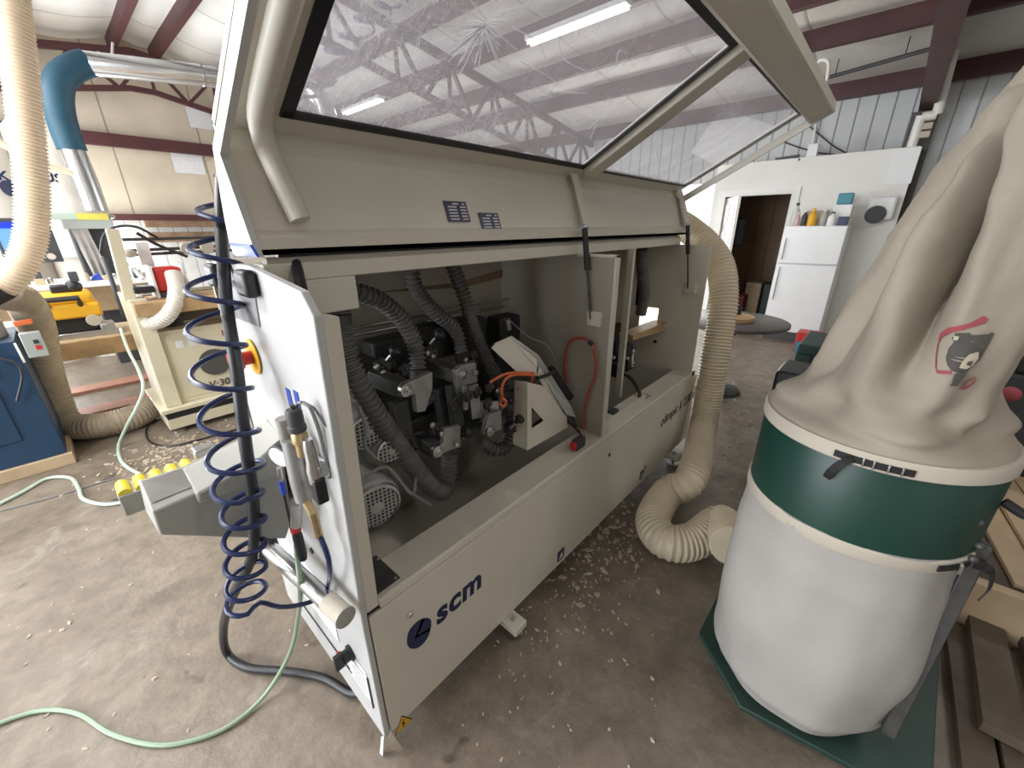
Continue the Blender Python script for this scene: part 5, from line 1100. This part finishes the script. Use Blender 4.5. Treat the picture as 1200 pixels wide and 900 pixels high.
# timber offcuts at the right
def board(a, b, w_, t_, m, lb, up=(0, 0, 1), grp='timber offcuts'):
    mb = MB().bar(a, b, w_, t_, up); return solo(mb, 'wood_board', m, lb, 'board', grp, bevel=.002)
for i, (y0, w_, z0, x0, x1, lb) in enumerate((
    (-.585, .085, .0, 1.36, 2.12, 'dark brown board flat on the floor right beside the green base plate'),
    (-.68, .085, .0, 1.30, 2.10, 'dark brown board flat on the floor, second from the green base plate'),
    (-.775, .085, .0, 1.32, 2.12, 'dark brown board flat on the floor, third from the green base plate'),
    (-.87, .085, .0, 1.30, 2.10, 'dark brown board flat on the floor, fourth from the green base plate'),
    (-.97, .09, .0, 1.34, 2.12, 'dark brown board flat on the floor at the right picture edge'),
    (-.64, .10, .045, 1.62, 2.15, 'brown board lying across the two floor boards nearest the green base plate'),
    (-.80, .11, .045, 1.70, 2.16, 'brown board in the second layer of the pile, toward the right picture edge'))):
    board((x0, y0, z0 + .022), (x1, y0 - .012 * (i % 2), z0 + .022), w_, .04, 'boarddark', lb)
solo(MB().box(2.15, 2.20, -1.25, -.545, 0, .245), 'timber_rail', 'woodtan', 'long tan rail crossing behind the dark floor boards', 'rail', bevel=.003)
solo(MB().box(2.22, 3.25, -1.25, -.56, 0, .225), 'timber_stack', 'boarddark', 'stack of brown timber under the tan boards at the right', 'timber', bevel=.01)
for (p, q, w_, z_, lb) in (((3.024,-0.664,0.250), (2.250,-0.743,0.250), .10, 0, 'tan board slanting over the tan rail, nearest the drum'), ((3.346,-0.748,0.250), (2.468,-0.829,0.250), .12, .021, 'tan board slanting over the tan rail, second from the drum'), ((3.443,-0.859,0.250), (2.719,-0.931,0.250), .12, .042, 'tan board slanting over the tan rail, farthest from the drum')):
    board((p[0], p[1], .237 + z_), (q[0], q[1], .237 + z_), w_, .02, 'woodtan', lb, grp='tan boards')

# pieces along the top of the white partition and high on the right
solo(MB().prism([(8.190,2.647,3.415), (8.190,1.774,3.036), (8.190,2.570,2.554), (8.190,3.043,2.825)], (-.012, 0, 0)), 'reflection_sheet', 'white', 'added white sheet on the corrugated wall, standing in for a reflection in the small hood window', 'sheet', smooth=False)  # added flat sheet, stands in for a bright reflection in the small pane
q = (7.680,1.148,2.520)
solo(MB().box(q[0] - .03, q[0] + .08, q[1] - .06, q[1] + .06, 2.5, 2.66), 'junction_box', 'white', 'small white box on top of the white partition', 'box', bevel=.006)
q = (7.680,1.411,2.492)
solo(MB().bar((7.68, q[1] + .18, 2.515), (7.68, q[1] - .12, 2.53), .05, .03).bar((7.68, q[1] - .06, 2.52), (7.66, q[1] - .14, 2.47), .03, .03), 'cable_bundle', 'blackp', 'black cable bundle lying along the top of the white partition', 'cable')
pv = thing('pvc_pipe', 'white plastic pipe running down from the roof to the partition top', 'pipe', (7.7, .1, 2.5))
MB().tube([(7.700,0.005,3.661), (7.700,-0.037,2.833)], .05, 14).build('upper_pipe', 'pvc', pv)
MB().tube([(7.700,-0.037,2.833), (7.700,0.096,2.827)], .05, 14).build('elbow_pipe', 'pvc', pv)
MB().tube([(7.700,0.101,2.845), (7.750,0.107,2.513)], .05, 14).build('lower_pipe', 'pvc', pv)
q = V((7.750,0.040,2.617))
for k in range(3): MB().box(q.x - .05, q.x + .06, q.y - .07, q.y + .05, q.z - .02 + k * .09, q.z + .05 + k * .09).build('bracket', 'hem', pv, bevel=.004)
cp = MB().tube(spline([(6.388,1.328,3.604), (6.710,1.193,3.356), (6.486,1.091,3.340), (6.464,1.008,3.293), (6.521,0.997,3.184), (6.545,1.004,3.061)], .03), .018, 10)
solo(cp, 'hanging_hook', 'pvc', 'white bent pipe hook hanging from the purlin at the right of the hood', 'hook')
p, q = V((7.280,1.239,3.330)), V((7.043,0.177,3.366))
cdt = thing('conduit', 'dark grey conduit running under the ceiling at the right', 'conduit', p)
MB().tube([p, q], .022, 10).build('pipe', 'charcoal', cdt)
for t_ in (.2, .8):
    m_ = lerp(p, q, t_); MB().cyl(m_, (m_.x, m_.y, roofz(m_.x) + .02), .006, 8).build('hanger_rod', 'charcoal', cdt)
solo(MB().tube([(8.150,1.267,3.130), (8.100,1.216,2.593)], .014, 8), 'wall_conduit', 'white', 'thin white conduit standing on the corrugated wall above the small white box', 'conduit')
solo(MB().tube(spline([(8.170,1.671,2.824), (8.170,1.363,2.684), (8.170,1.076,2.585), (8.170,0.818,2.558), (8.170,0.997,2.687), (8.170,1.379,3.010)], .05), .010, 6), 'wall_wire', 'charcoal', 'dark wire drooping on the corrugated wall above the partition', 'wire')
td = thing('towel_dispenser', 'white paper towel dispenser with a black front on the white partition', 'dispenser', (7.640,0.236,1.777))
q = (7.640,0.236,1.777); MB().box(q[0] - .12, q[0] + .01, q[1] - .16, q[1] + .12, q[2] - .13, q[2] + .16).build('case', 'white', td, bevel=.03)
MB().lathe([(.02, 0), (.11, .001), (.11, .02)], (q[0] - .125, q[1] + .02, q[2] - .06), (-1, 0, 0)).build('front', 'blackp', td)
solo(MB().box(7.635, 7.648, (7.640,0.004,2.320)[1], (7.640,0.267,2.247)[1], 2.08, 2.49), 'wall_board', 'white', 'clean white board in the upper corner of the white partition', 'board', smooth=False)
# wood chips scattered on the floor
ch_ = MB(); rc = random.Random(11)
def chips(n, fx_, size):
    for _ in range(n):
        x, y = fx_(); s_ = size * (.4 + rc.random()); a = rc.random() * 3.14; c_, n_s = math.cos(a), math.sin(a); l_ = s_ * (1 + rc.random() * 1.5)
        P = [(x + c_ * l_, y + n_s * l_), (x - n_s * s_, y + c_ * s_), (x - c_ * l_, y - n_s * l_), (x + n_s * s_, y - c_ * s_)]
        h = .002 + rc.random() * s_ * .6
        ch_.prism([(px, py, .0005) for px, py in P], (rc.random() * .004, rc.random() * .004, h))
chips(230, lambda: (rc.gauss(1.35, .35), rc.gauss(.72, .12)), .0032)
chips(26, lambda: (rc.uniform(.5, 1.2), rc.uniform(.2, .75)), .0035)
chips(330, lambda: (rc.gauss(.25, .2), rc.gauss(3.75, .2)), .0075)
chips(40, lambda: (rc.uniform(-.6, .3), rc.uniform(1.2, 3.4)), .0045)
chips(300, lambda: (rc.gauss(4.0, .7), rc.gauss(.75, .35)), .007)
chips(120, lambda: (rc.gauss(1.65, .25), rc.gauss(.8, .1)), .009)
o = ch_.build('wood_chips', 'chip', None, smooth=False); tag(o, 'pale wood chips and sawdust scattered over the concrete floor', 'wood chips', kind='stuff')
